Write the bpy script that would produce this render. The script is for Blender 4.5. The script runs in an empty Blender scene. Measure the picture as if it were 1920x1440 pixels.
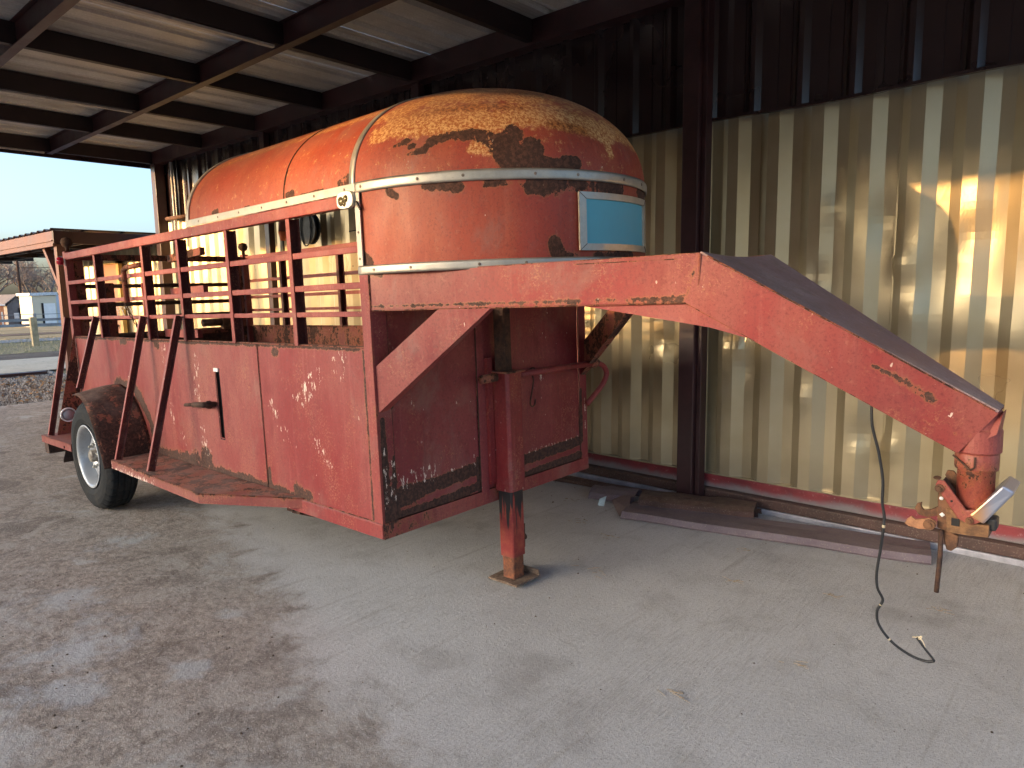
import bpy, math, random
from mathutils import Vector, Matrix
R = math.radians
random.seed(7)
S = bpy.context.scene
COL = S.collection

# ------------------------------------------------------------------ camera
cam = bpy.data.cameras.new('camera')
cam.sensor_width = 36.0
cam.lens = 36.0*1310.24/1920.0
cam.clip_start = 0.05
cam.clip_end = 3000
co = bpy.data.objects.new('camera', cam)
COL.objects.link(co)
yaw, pitch, roll = -0.7291, 0.1337, -0.0152
fw = Vector((math.sin(yaw)*math.cos(pitch), math.cos(yaw)*math.cos(pitch), -math.sin(pitch)))
rt = fw.cross(Vector((0, 0, 1))).normalized()
up = rt.cross(fw)
r2 = rt*math.cos(roll)+up*math.sin(roll)
u2 = -rt*math.sin(roll)+up*math.cos(roll)
M = Matrix((r2, u2, -fw)).transposed().to_4x4()
M.translation = Vector((0, 0, 1.5))
co.matrix_world = M
S.camera = co

# ------------------------------------------------------------------ light
SUN_AZ = R(203.6)      # clockwise from +Y
SUN_EL = R(6.3)
W = bpy.data.worlds.new('World')
S.world = W
W.use_nodes = True
nt = W.node_tree
bg = nt.nodes['Background']
sky = nt.nodes.new('ShaderNodeTexSky')
sky.sky_type = 'NISHITA'
sky.sun_disc = False
sky.sun_elevation = R(9)
sky.sun_rotation = SUN_AZ
sky.altitude = 200
sky.air_density = 0.8
sky.dust_density = 4.5
sky.ozone_density = 2.4
nt.links.new(sky.outputs[0], bg.inputs[0])
bg.inputs[1].default_value = 0.15
sl = bpy.data.lights.new('sun', 'SUN')
sl.energy = 1.55
sl.angle = R(0.8)
sl.color = (1.0, 0.56, 0.21)
so = bpy.data.objects.new('sun', sl)
COL.objects.link(so)
sd = Vector((math.sin(SUN_AZ)*math.cos(SUN_EL), math.cos(SUN_AZ)*math.cos(SUN_EL), math.sin(SUN_EL)))
so.rotation_euler = sd.to_track_quat('Z', 'Y').to_euler()
so.location = sd*50
S.view_settings.view_transform = 'Standard'
S.view_settings.look = 'None'
S.view_settings.exposure = 2.34
S.view_settings.gamma = 1.0
S.view_settings.use_curve_mapping = False
S.render.engine = 'CYCLES'
S.cycles.max_bounces = 8
S.cycles.diffuse_bounces = 4

# ------------------------------------------------------------------ mesh helpers
class MB:
    def __init__(s):
        s.v = []; s.f = []
    def quad(s, a, b, c, d):
        n = len(s.v); s.v += [tuple(a), tuple(b), tuple(c), tuple(d)]; s.f.append((n, n+1, n+2, n+3)); return s
    def poly(s, pts):
        n = len(s.v); s.v += [tuple(p) for p in pts]; s.f.append(tuple(range(n, n+len(pts)))); return s
    def box(s, x0, x1, y0, y1, z0, z1):
        return s.hexa([(x0,y0,z0),(x1,y0,z0),(x1,y1,z0),(x0,y1,z0),(x0,y0,z1),(x1,y0,z1),(x1,y1,z1),(x0,y1,z1)])
    def hexa(s, p):
        n = len(s.v); s.v += [tuple(q) for q in p]
        for f in ((3,2,1,0),(4,5,6,7),(0,1,5,4),(1,2,6,5),(2,3,7,6),(3,0,4,7)):
            s.f.append(tuple(n+i for i in f))
        return s
    def bar(s, a, b, w, h, upv=(0,0,1)):
        a = Vector(a); b = Vector(b); d = (b-a).normalized(); U = Vector(upv)
        if abs(d.dot(U)) > .98: U = Vector((1,0,0))
        r = d.cross(U).normalized(); U = r.cross(d)
        q = []
        for p in (a, b):
            q.append([p-r*w/2-U*h/2, p+r*w/2-U*h/2, p+r*w/2+U*h/2, p-r*w/2+U*h/2])
        return s.hexa([q[0][0],q[0][1],q[1][1],q[1][0],q[0][3],q[0][2],q[1][2],q[1][3]])
    def tube(s, pts, r, n=8, cap=True):
        pts = [Vector(p) for p in pts]
        rs = r if isinstance(r, (list, tuple)) else [r]*len(pts)
        base = len(s.v); pr = None
        for i, p in enumerate(pts):
            d = (pts[min(i+1, len(pts)-1)]-pts[max(i-1, 0)]).normalized()
            if pr is None:
                a = Vector((0,0,1)) if abs(d.z) < .9 else Vector((1,0,0))
                pr = d.cross(a).normalized()
            pr = (pr-d*pr.dot(d)).normalized()
            q = d.cross(pr)
            for k in range(n):
                t = 2*math.pi*k/n
                s.v.append(tuple(p+(pr*math.cos(t)+q*math.sin(t))*rs[i]))
        for i in range(len(pts)-1):
            for k in range(n):
                a = base+i*n+k; b = base+i*n+(k+1) % n
                s.f.append((a, b, b+n, a+n))
        if cap:
            s.f.append(tuple(base+k for k in reversed(range(n))))
            s.f.append(tuple(base+(len(pts)-1)*n+k for k in range(n)))
        return s
    def prism(s, pts, off):
        n = len(s.v); k = len(pts); off = Vector(off)
        s.v += [tuple(p) for p in pts]+[tuple(Vector(p)+off) for p in pts]
        s.f.append(tuple(range(n, n+k))); s.f.append(tuple(reversed(range(n+k, n+2*k))))
        for i in range(k):
            j = (i+1) % k
            s.f.append((n+i, n+k+i, n+k+j, n+j))
        return s
    def lathe(s, c, axis, prof, n=24):
        c = Vector(c); ax = Vector(axis).normalized()
        a = Vector((0,0,1)) if abs(ax.z) < .9 else Vector((1,0,0))
        e1 = ax.cross(a).normalized(); e2 = ax.cross(e1)
        b = len(s.v)
        for (r, t) in prof:
            for k in range(n):
                th = 2*math.pi*k/n
                s.v.append(tuple(c+ax*t+(e1*math.cos(th)+e2*math.sin(th))*r))
        for i in range(len(prof)-1):
            for k in range(n):
                p = b+i*n+k; q = b+i*n+(k+1) % n
                s.f.append((p, q, q+n, p+n))
        if prof[0][0] > 1e-4: s.f.append(tuple(b+k for k in reversed(range(n))))
        if prof[-1][0] > 1e-4: s.f.append(tuple(b+(len(prof)-1)*n+k for k in range(n)))
        return s
    def grid(s, fn, nu, nv, skip=None):
        b = len(s.v)
        for j in range(nv+1):
            for i in range(nu+1):
                s.v.append(tuple(fn(i/nu, j/nv)))
        for j in range(nv):
            for i in range(nu):
                if skip and skip((i+.5)/nu, (j+.5)/nv): continue
                a = b+j*(nu+1)+i
                s.f.append((a, a+1, a+nu+2, a+nu+1))
        return s
    def build(s, name, mat, parent=None, bevel=0, smooth=False, solid=0, attrs=None, kind=None):
        me = bpy.data.meshes.new(name)
        me.from_pydata(s.v, [], s.f)
        me.update()
        if smooth:
            for p in me.polygons: p.use_smooth = True
        if attrs:
            for an, fn in attrs.items():
                at = me.attributes.new(an, 'FLOAT', 'POINT')
                at.data.foreach_set('value', [fn(*v) for v in s.v])
        o = bpy.data.objects.new(name, me)
        COL.objects.link(o)
        if mat: me.materials.append(mat)
        if parent: o.parent = parent
        if solid:
            m = o.modifiers.new('solid', 'SOLIDIFY'); m.thickness = solid; m.offset = 0
        if bevel:
            m = o.modifiers.new('bevel', 'BEVEL'); m.width = bevel; m.segments = 2; m.limit_method = 'ANGLE'; m.angle_limit = R(40)
        if kind: o['kind'] = kind
        return o

def thing(name, label, cat, loc=(0,0,0), group=None):
    o = bpy.data.objects.new(name, None)
    COL.objects.link(o)
    o.location = loc; o.empty_display_size = .1
    o['label'] = label; o['category'] = cat
    if group: o['group'] = group
    return o
def tag(o, label, cat, group=None):
    o['label'] = label; o['category'] = cat
    if group: o['group'] = group
    return o
def lab(o, label):
    o['label'] = label
    return o

# ------------------------------------------------------------------ material helpers
class NT:
    def __init__(s, name):
        s.m = bpy.data.materials.new(name); s.m.use_nodes = True
        s.t = s.m.node_tree; s.b = s.t.nodes['Principled BSDF']
        s.co = s.t.nodes.new('ShaderNodeTexCoord').outputs['Object']
    def L(s, a, b): s.t.links.new(a, b)
    def n(s, ty, **kw):
        x = s.t.nodes.new(ty)
        for k, v in kw.items(): setattr(x, k, v)
        return x
    def put(s, sock, val):
        if hasattr(val, 'is_linked') or hasattr(val, 'links'): s.L(val, sock)
        else: sock.default_value = val
    def map(s, scale=(1,1,1), src=None, loc=(0,0,0), rot=(0,0,0)):
        x = s.n('ShaderNodeMapping'); s.L(src or s.co, x.inputs[0])
        x.inputs['Scale'].default_value = scale; x.inputs['Location'].default_value = loc; x.inputs['Rotation'].default_value = rot
        return x.outputs[0]
    def noise(s, scale, detail=4, rough=.6, src=None, dist=0):
        x = s.n('ShaderNodeTexNoise'); s.L(src or s.co, x.inputs['Vector'])
        x.inputs['Scale'].default_value = scale; x.inputs['Detail'].default_value = detail
        x.inputs['Roughness'].default_value = rough; x.inputs['Distortion'].default_value = dist
        return x.outputs['Fac']
    def voro(s, scale, feature='F1', src=None):
        x = s.n('ShaderNodeTexVoronoi'); x.feature = feature; s.L(src or s.co, x.inputs['Vector'])
        x.inputs['Scale'].default_value = scale
        return x.outputs['Distance']
    def ss(s, val, a, b, lo=0., hi=1., lin=False):
        x = s.n('ShaderNodeMapRange'); x.interpolation_type = 'LINEAR' if lin else 'SMOOTHSTEP'
        s.put(x.inputs['Value'], val)
        x.inputs['From Min'].default_value = a; x.inputs['From Max'].default_value = b
        x.inputs['To Min'].default_value = lo; x.inputs['To Max'].default_value = hi
        return x.outputs[0]
    def mth(s, op, a, b=0., c=0., clamp=False):
        x = s.n('ShaderNodeMath', operation=op, use_clamp=clamp)
        s.put(x.inputs[0], a); s.put(x.inputs[1], b)
        if op == 'MULTIPLY_ADD': s.put(x.inputs[2], c)
        return x.outputs[0]
    def mix(s, f, a, b, mode='MIX'):
        x = s.n('ShaderNodeMix', data_type='RGBA', blend_type=mode)
        s.put(x.inputs[0], f)
        s.put(x.inputs[6], a if not isinstance(a, tuple) else (*a, 1) if len(a) == 3 else a)
        s.put(x.inputs[7], b if not isinstance(b, tuple) else (*b, 1) if len(b) == 3 else b)
        return x.outputs[2]
    def attr(s, name):
        x = s.n('ShaderNodeAttribute'); x.attribute_name = name; return x.outputs['Fac']
    def sep(s, src=None):
        x = s.n('ShaderNodeSeparateXYZ'); s.L(src or s.co, x.inputs[0]); return x.outputs
    def bump(s, h, st=.3, d=.01, nrm=None):
        x = s.n('ShaderNodeBump'); s.put(x.inputs['Height'], h)
        x.inputs['Strength'].default_value = st; x.inputs['Distance'].default_value = d
        if nrm: s.L(nrm, x.inputs['Normal'])
        return x.outputs[0]
    def out(s, col=None, rough=None, metal=None, normal=None, spec=None, coat=None):
        if col is not None: s.put(s.b.inputs['Base Color'], (*col, 1) if isinstance(col, tuple) else col)
        if rough is not None: s.put(s.b.inputs['Roughness'], rough)
        if metal is not None: s.put(s.b.inputs['Metallic'], metal)
        if normal is not None: s.L(normal, s.b.inputs['Normal'])
        if spec is not None: s.b.inputs['Specular IOR Level'].default_value = spec
        return s.m

def red_paint(name, base=(.42,.05,.04), faded=(.47,.13,.10), dark=(.20,.02,.03), rust=.35, chips=.5, rough=.5, pale_amt=0., scl=1., speck=.75):
    t = NT(name)
    n1 = t.noise(1.6*scl, 5, .6, t.map((1,1,.35)))
    n2 = t.noise(7*scl, 5, .65, t.map((1,1,.5), loc=(3,1,2)))
    n3 = t.noise(38*scl, 4, .6)
    stv = t.noise(30, 3, .6, t.map((1,1,.04)))
    c = t.mix(t.ss(n1, .35, .65), base, faded)
    c = t.mix(t.ss(n2, .52, .75, 0, .55), c, dark)
    c = t.mix(t.ss(stv, .55, .78, 0, .35), c, tuple(min(1, x*1.35+.02) for x in faded))
    # speckled light wear, grain
    c = t.mix(t.ss(n3, .56, .74, 0, .3), c, (.40,.17,.10))
    fine = t.noise(160, 2, .6)
    gr = t.noise(95, 5, .8, t.map((1,1,.8), loc=(4,0,2)))
    c = t.mix(t.ss(gr, .50, .64, 0, .55), c, tuple(x*.5+.012 for x in base))
    c = t.mix(t.ss(t.noise(2.3*scl, 6, .7, t.map((1,1,.8), loc=(12,3,9)), dist=.5), .52, .68, 0, .55), c, (.24,.115,.09))
    c = t.mix(t.ss(fine, .6, .72, 0, .5), c, tuple(x*.5 for x in base))
    za = t.noise(5.5*scl, 5, .65, t.map((1,1,.7), loc=(9,1,3)))
    spk = t.mth('MULTIPLY', t.ss(t.noise(95, 5, .8), .52, .60), t.ss(za, .48, .66))
    c = t.mix(t.mth('MULTIPLY', spk, speck), c, (.38,.15,.075))
    c = t.mix(t.mth('MULTIPLY', t.mth('MULTIPLY', t.ss(t.noise(130, 4, .8, t.map((1,1,.6), loc=(2,2,2))), .62, .68), t.ss(za, .54, .68)), speck), c, (.60,.42,.27))
    run = t.noise(26, 5, .7, t.map((1,1,.03), loc=(6,6,0)))
    c = t.mix(t.ss(run, .58, .72, 0, .45), c, tuple(x*.55+.02 for x in base))
    # bleached, cream coloured primer showing
    if pale_amt:
        pa = t.attr('pale')
        pn = t.mth('ADD', t.mth('ADD', pa, .13), t.mth('MULTIPLY', t.mth('SUBTRACT', t.noise(22, 6, .75), .5), 1.3))
        sp = t.noise(75, 5, .8)
        spc = t.mix(t.ss(sp, .42, .60), (.36,.10,.022), (.72,.44,.19))
        c = t.mix(t.ss(pn, .30, .52), c, spc)
        ra = t.attr('orange')
        rn = t.mth('ADD', ra, t.mth('MULTIPLY', t.mth('SUBTRACT', t.noise(30, 6, .8), .5), 1.2))
        c = t.mix(t.ss(rn, .3, .7, 0, .9), c, t.mix(t.ss(sp, .4, .6), (.12,.032,.010), (.50,.17,.035)))
    # rust
    ru = t.attr('rust')
    na = t.noise(9*scl, 8, .72, t.map((1,1,.7), loc=(5,2,7)))
    nb = t.noise(45*scl, 6, .75, loc_map(t))
    amt = t.mth('ADD', t.mth('MULTIPLY', t.mth('SUBTRACT', na, .5), 1.0), t.mth('MULTIPLY', t.mth('SUBTRACT', nb, .5), .55))
    f = t.mth('ADD', t.mth('ADD', ru, amt), rust-.62)
    halo = t.ss(f, -.10, .02, 0, .55)
    c = t.mix(halo, c, (.33,.12,.045))
    core = t.ss(f, 0., .035)
    rcol = t.mix(t.ss(t.noise(60, 5, .7), .4, .65), (.045,.020,.014), (.105,.045,.028))
    c = t.mix(core, c, rcol)
    # chips: small pale flecks elongated in z
    ch = t.noise(48, 3, .55, t.map((1,1,.45), loc=(1,9,4)))
    cm = t.mth('MULTIPLY', t.ss(ch, .735-.03*chips, .76-.03*chips), t.ss(t.noise(3.0, 3, .6, t.map((1,1,.4), loc=(8,8,8))), .42, .62))
    ca = t.mth('ADD', t.attr('chip'), t.mth('MULTIPLY', t.mth('SUBTRACT', t.noise(55, 5, .75, t.map((1,1,.35))), .5), 2.4))
    cm = t.mth('MAXIMUM', t.mth('MULTIPLY', cm, .9 if chips > 0 else 0.), t.ss(ca, .62, .70))
    c = t.mix(cm, c, (.78,.62,.50))
    # dust on upward faces
    geo = t.n('ShaderNodeNewGeometry'); nz = t.sep(geo.outputs['Normal'])[2]
    du = t.mth('MULTIPLY', t.ss(nz, .5, .95, 0, .5), t.ss(n2, .3, .7))
    c = t.mix(du, c, (.26,.19,.16))
    rg = t.mth('ADD', t.ss(n2, .3, .7, rough-.07, rough+.1), t.mth('MULTIPLY', core, .3), clamp=True)
    h = t.mth('ADD', t.mth('MULTIPLY', core, -.6), t.mth('ADD', t.mth('MULTIPLY', n3, .25), t.mth('MULTIPLY', t.mth('MULTIPLY', nb, core), 1.2)))
    h = t.mth('ADD', h, t.mth('MULTIPLY', n1, 1.6))
    h = t.mth('ADD', h, t.mth('MULTIPLY', cm, -.4))
    return t.out(c, rg, 0., t.bump(h, .55, .004), spec=.45)
def loc_map(t): return t.map((1,1,.8), loc=(2,4,6))

M_body = red_paint('red_paint', base=(.225,.018,.020), faded=(.285,.075,.062), dark=(.145,.012,.017), rust=.235, chips=.6)
M_front = red_paint('front_red_paint', base=(.19,.015,.02), faded=(.26,.045,.045), dark=(.12,.011,.015), rust=.27, chips=.8)
M_rail = red_paint('rail_red_paint', base=(.23,.026,.026), faded=(.30,.07,.055), dark=(.15,.016,.02), rust=.36, chips=.7, scl=1.6)
M_neck = red_paint('neck_red_paint', base=(.245,.017,.018), faded=(.27,.075,.058), dark=(.165,.013,.016), rust=.27, chips=.6, rough=.45)
M_dome = red_paint('canopy_red_paint', base=(.31,.045,.025), faded=(.36,.085,.04), dark=(.23,.03,.03), rust=.16, chips=.1, pale_amt=1., rough=.58, speck=.35)
M_necktop = red_paint('weathered_purple_paint', base=(.26,.145,.14), faded=(.42,.31,.30), dark=(.12,.05,.055), rust=.4, chips=.0, rough=.6)
M_web = red_paint('dark_red_webs', base=(.085,.016,.015), faded=(.12,.03,.024), dark=(.05,.01,.01), rust=.42, chips=.6, rough=.7, scl=1.6)  # darker, rustier red than the rail paint, for the channel webs
M_jack = red_paint('jack_red_paint', base=(.20,.014,.017), faded=(.26,.04,.036), dark=(.16,.012,.016), rust=.36, chips=.7, scl=2)
M_rusty = red_paint('rusty_paint', base=(.20,.035,.028), faded=(.24,.07,.05), dark=(.12,.02,.016), rust=.62, chips=.2, rough=.7)
M_coupler = red_paint('coupler_red_paint', base=(.20,.022,.018), faded=(.27,.065,.042), dark=(.13,.015,.016), rust=.44, chips=.4, scl=3)

def m_rust(name, a=(.11,.045,.02), b=(.28,.12,.045), rough=.85):
    t = NT(name)
    n = t.noise(30, 7, .7); n2 = t.noise(6, 3, .6)
    c = t.mix(t.ss(n, .35, .65), a, b)
    c = t.mix(t.ss(n2, .45, .7, 0, .5), c, tuple(x*.5 for x in a))
    return t.out(c, rough, 0, t.bump(n, .6, .003))
M_rust = m_rust('rust_steel', (.075,.034,.018), (.19,.085,.038))
M_rustd = m_rust('dark_rust_steel', (.035,.018,.012), (.10,.045,.025))
M_hook = m_rust('orange_rust_steel', (.16,.06,.028), (.40,.18,.08), .6)

def m_plain(name, col, rough=.5, metal=0., var=.25, sc=12, bump=.1, spec=.5):
    t = NT(name)
    n = t.noise(sc, 5, .65); n2 = t.noise(sc*8, 3, .6)
    c = t.mix(t.ss(n, .3, .7), tuple(x*(1-var) for x in col), tuple(min(1, x*(1+var)) for x in col))
    return t.out(c, t.ss(n, .3, .7, max(.05, rough-.08), min(1, rough+.08)), metal, t.bump(t.mth('ADD', n, t.mth('MULTIPLY', n2, .3)), bump, .003), spec=spec)

def m_alu(name='aluminium_trim', tint=(.46,.44,.39)):
    t = NT(name)
    n = t.noise(14, 5, .65); st = t.noise(60, 3, .6, t.map((.3,1,6)))
    c = t.mix(t.ss(n, .3, .7), tuple(x*.72 for x in tint), tint)
    c = t.mix(t.ss(st, .6, .75, 0, .4), c, (.22,.17,.12))
    return t.out(c, t.ss(n, .3, .7, .35, .55), .6, t.bump(n, .2, .003))
M_alu = m_alu()
M_maroon = m_plain('maroon_steel', (.048,.017,.017), .45, 0, .3, 5, .1)
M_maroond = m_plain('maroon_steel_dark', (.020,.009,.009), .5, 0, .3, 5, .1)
M_black = m_plain('black_rubber', (.018,.018,.019), .55, 0, .2, 20)
M_white = m_plain('white_paint', (.78,.77,.73), .5, 0, .06, 4)
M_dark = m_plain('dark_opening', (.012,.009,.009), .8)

def m_tyre():
    t = NT('tyre_rubber')
    n = t.noise(9, 6, .7); n2 = t.noise(60, 3)
    c = t.mix(t.ss(n, .45, .7, 0, .75), (.014,.015,.016), (.05,.043,.036))
    c = t.mix(t.ss(n2, .6, .75, 0, .35), c, (.06,.055,.05))
    return t.out(c, t.ss(n, .3, .7, .75, .95), 0, t.bump(n2, .2, .003), spec=.25)
M_tyre = m_tyre()
def m_rim():
    t = NT('silver_wheel_paint')
    n = t.noise(10, 5, .7)
    c = t.mix(t.ss(n, .5, .75, 0, .5), (.40,.41,.42), (.22,.19,.16))
    return t.out(c, .38, .35, t.bump(n, .1, .002))
M_rim = m_rim()

def m_cream():
    t = NT('cream_sheet_metal')
    X = t.sep()
    n = t.noise(1.2, 4, .6); st = t.noise(9, 4, .6, t.map((1,1,.06))); f = t.noise(120, 2)
    c = t.mix(t.ss(n, .35, .65), (.42,.33,.19), (.51,.415,.26))
    c = t.mix(t.ss(st, .55, .8, 0, .25), c, (.38,.30,.19))
    # grime near the base
    gm = t.mth('MULTIPLY', t.ss(t.mth('ADD', X[2], t.mth('MULTIPLY', n, .5)), .35, .75, .45, 0.), 1.)
    c = t.mix(gm, c, (.33,.28,.21))
    c = t.mix(t.ss(f, .62, .75, 0, .2), c, (.30,.24,.16))
    big = t.noise(2.6, 2, .5, t.map((1,1,.7)))
    wr = t.noise(11, 3, .6, t.map((1,1,.6)), dist=.6)
    wm = t.ss(t.noise(1.1, 2, .5, t.map((1,1,1), loc=(4,0,1))), .5, .65)
    h = t.mth('ADD', t.mth('MULTIPLY', big, .9), t.mth('MULTIPLY', t.mth('MULTIPLY', wr, wm), .16))
    h = t.mth('ADD', h, t.mth('MULTIPLY', f, .006))
    return t.out(c, t.ss(n, .3, .7, .27, .38), .5, t.bump(h, .35, .03), spec=.6)
M_cream = m_cream()
def m_upper():
    t = NT('brown_sheet_metal')
    n = t.noise(1.5, 4, .6); f = t.noise(90, 2)
    c = t.mix(t.ss(n, .35, .65), (.024,.010,.010), (.036,.016,.015))
    return t.out(c, t.ss(n, .3, .7, .22, .34), .1, t.bump(t.mth('ADD', n, t.mth('MULTIPLY', f, .02)), .2, .02), spec=.8)
M_upper = m_upper()
def m_galv():
    t = NT('galvanized_roof_sheet')
    n = t.noise(2.2, 5, .65); sp = t.voro(55); f = t.noise(70, 3, .7); st = t.noise(22, 4, .65, t.map((1,.05,1)))
    c = t.mix(t.ss(n, .35, .65), (.55,.535,.50), (.70,.68,.64))
    c = t.mix(t.ss(sp, .1, .7, 0, .3), c, (.36,.35,.33))
    c = t.mix(t.ss(st, .5, .72, 0, .5), c, (.26,.23,.20))
    c = t.mix(t.ss(f, .58, .75, 0, .35), c, (.20,.18,.15))
    return t.out(c, t.ss(n, .3, .7, .36, .5), .2, t.bump(t.mth('ADD', n, t.mth('MULTIPLY', f, .03)), .25, .02))
M_galv = m_galv()
def m_baserail():
    t = NT('red_base_rail_paint')
    X = t.sep(); n = t.noise(5, 5, .7); n2 = t.noise(40, 4, .7)
    c = t.mix(t.ss(n, .35, .65), (.16,.018,.024), (.26,.03,.035))
    d = t.ss(t.mth('ADD', X[2], t.mth('MULTIPLY', t.mth('SUBTRACT', n, .5), .09)), .115, .165, 1, 0)
    c = t.mix(t.mth('MULTIPLY', d, .85), c, (.23,.21,.21))
    c = t.mix(t.ss(n2, .6, .72, 0, .6), c, (.38,.30,.27))
    return t.out(c, .5, 0, t.bump(n2, .2, .003))
M_baserail = m_baserail()
def m_speck(name, a, b, dust):
    t = NT(name)
    n = t.noise(5, 5, .7); n2 = t.noise(130, 3, .7); n3 = t.noise(22, 5, .7)
    c = t.mix(t.ss(n, .35, .65), a, b)
    geo = t.n('ShaderNodeNewGeometry'); nz = t.sep(geo.outputs['Normal'])[2]
    d = t.mth('MULTIPLY', t.ss(nz, .3, .9, .1, .75), t.ss(n3, .35, .6, .25, 1))
    c = t.mix(d, c, dust)
    c = t.mix(t.ss(n2, .58, .68, 0, .6), c, (.36,.29,.22))
    return t.out(c, .55, 0, t.bump(n2, .3, .002))
M_channel = m_speck('dusty_brown_channel', (.055,.025,.02), (.10,.045,.035), (.16,.10,.07))
M_trimp = m_speck('dusty_brown_trim', (.13,.085,.10), (.18,.13,.145), (.20,.15,.14))

# ------------------------------------------------------------------ ground materials
def blob(pts, p):
    best = -9
    for (cx, cy, cz, r, *rest) in pts:
        kz = rest[0] if rest else 1.
        d = math.sqrt((p[0]-cx)**2+(p[1]-cy)**2+((p[2]-cz)/kz)**2)/r
        if 1-d > best: best = 1-d
    return max(best, -1.)
def seg_blob(segs, p):
    best = -9.
    P = Vector(p)
    for a, b, ra, rb in segs:
        A = Vector(a); B = Vector(b); d = B-A
        t = max(0, min(1, (P-A).dot(d)/max(1e-9, d.dot(d))))
        q = 1-(P-A-d*t).length/(ra+(rb-ra)*t)
        if q > best: best = q
    return max(best, -1.)

def m_concrete():
    t = NT('concrete_slab')
    X = t.sep()
    n1 = t.noise(.9, 6, .65); n2 = t.noise(4.5, 7, .7, dist=.4); n3 = t.noise(26, 6, .75); n4 = t.noise(190, 3, .7)
    n5 = t.noise(1.9, 7, .7, t.map((1,1,1), loc=(7,3,0)), dist=.8)
    c = t.mix(t.ss(n1, .35, .65), (.50,.48,.455), (.59,.57,.545))
    c = t.mix(t.ss(n2, .5, .72, 0, .5), c, (.36,.335,.30))
    # broom lines run along Y
    br = t.noise(120, 4, .65, t.map((1,.05,1)))
    bz = t.ss(t.noise(1.4, 4, .6, t.map((1,1,1), loc=(3,8,0))), .35, .65, .15, 1.)
    br2 = t.noise(18, 4, .6, t.map((1,.05,1), loc=(2,0,0)))
    # soil mask: attribute field plus noise
    da = t.attr('dirt')
    fld = t.mth('ADD', da, t.mth('MULTIPLY', t.mth('SUBTRACT', n5, .5), .95))
    fld = t.mth('ADD', fld, t.mth('MULTIPLY', t.mth('SUBTRACT', n2, .5), .30))
    fld = t.mth('ADD', fld, t.mth('MULTIPLY', t.mth('SUBTRACT', n3, .5), .06))
    edge = t.ss(fld, -.07, .14)
    soft = t.ss(da, -.25, .45)
    clean = t.mth('SUBTRACT', 1., edge)
    c = t.mix(t.mth('MULTIPLY', t.mth('MULTIPLY', t.ss(br, .45, .66, 0, .4), clean), bz), c, (.31,.285,.25))
    c = t.mix(t.mth('MULTIPLY', t.ss(br2, .58, .75, 0, .45), clean), c, (.30,.26,.215))
    d1 = t.mix(t.ss(n3, .35, .65), (.175,.135,.102), (.43,.36,.29))
    d1 = t.mix(t.ss(n5, .50, .62, 0, .8), d1, (.13,.094,.07))
    d1 = t.mix(t.ss(t.noise(7.5, 7, .75, t.map((1,.7,1), loc=(2,13,0)), dist=1.5), .53, .62, 0, .7), d1, (.15,.11,.083))
    d1 = t.mix(t.ss(t.noise(3.2, 6, .7, t.map((1,1,1), loc=(1,6,0)), dist=1.2), .52, .62, 0, .8), d1, (.38,.33,.28))
    d1 = t.mix(t.ss(t.noise(1.3, 5, .65, t.map((1,1,1), loc=(11,2,0)), dist=.6), .56, .66, 0, .85), d1, (.44,.42,.39))
    th = t.ss(fld, .0, .8, .80, .95)
    c = t.mix(t.mth('MULTIPLY', edge, th), c, d1)
    # light scraped streaks
    sc = t.noise(14, 6, .7, t.map((1,.35,1), loc=(3,3,0), rot=(0,0,.6)), dist=1.0)
    c = t.mix(t.mth('MULTIPLY', t.ss(sc, .62, .70, 0, .6), edge), c, (.52,.46,.39))
    # tiny speckles and crumbs
    n6 = t.noise(60, 6, .8)
    c = t.mix(t.ss(n6, .52, .64, 0, .5), c, (.30,.27,.235))
    c = t.mix(t.ss(t.noise(85, 4, .85, t.map((1,1,1), loc=(4,4,0))), .55, .63, 0, .5), c, (.72,.66,.58))
    c = t.mix(t.ss(n4, .55, .64, 0, .65), c, (.20,.165,.135))
    c = t.mix(t.ss(n4, .30, .38, .3, 0), c, (.50,.47,.43))
    cr = t.voro(26); crm = t.mth('MULTIPLY', t.ss(cr, .04, .10, 1, 0), t.ss(t.noise(2.2, 3), .5, .6))
    c = t.mix(crm, c, (.10,.075,.06))
    # dark soft stains
    c = t.mix(t.ss(t.noise(1.7, 4, .6, t.map((1,1,1), loc=(5,9,0))), .56, .70, 0, .35), c, (.20,.165,.14))
    pt = t.attr('patch')
    pf = t.ss(t.mth('ADD', pt, t.mth('MULTIPLY', t.mth('SUBTRACT', t.mth('ADD', n2, t.mth('MULTIPLY', n5, .8)), .9), 2.4)), .25, .9, 0, .6)
    c = t.mix(pf, c, (.46,.47,.47))
    h = t.mth('ADD', t.mth('MULTIPLY', t.mth('MULTIPLY', t.mth('MULTIPLY', br, t.mth('SUBTRACT', 1., soft)), bz), .7), t.mth('MULTIPLY', n4, .35))
    h = t.mth('ADD', h, t.mth('MULTIPLY', t.mth('MULTIPLY', n3, soft), 1.5))
    h = t.mth('ADD', h, t.mth('MULTIPLY', n6, .8))
    h = t.mth('ADD', h, t.mth('MULTIPLY', t.mth('MULTIPLY', n2, soft), 1.0))
    return t.out(c, t.ss(n3, .3, .7, .72, .92), 0, t.bump(h, .65, .009), spec=.3)
M_conc = m_concrete()
def m_ground(name, a, b, cc, sc=3., bs=1.2):
    t = NT(name)
    n = t.noise(.35*sc, 6, .7); n2 = t.noise(5*sc, 6, .75); n3 = t.noise(24*sc, 4, .8)
    c = t.mix(t.ss(n, .4, .6), a, b)
    c = t.mix(t.ss(n2, .5, .7, 0, .7), c, cc)
    c = t.mix(t.ss(n3, .55, .7, 0, .6), c, tuple(x*.45 for x in a))
    return t.out(c, .95, 0, t.bump(t.mth('ADD', n2, n3), bs, .03), spec=.2)
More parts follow.
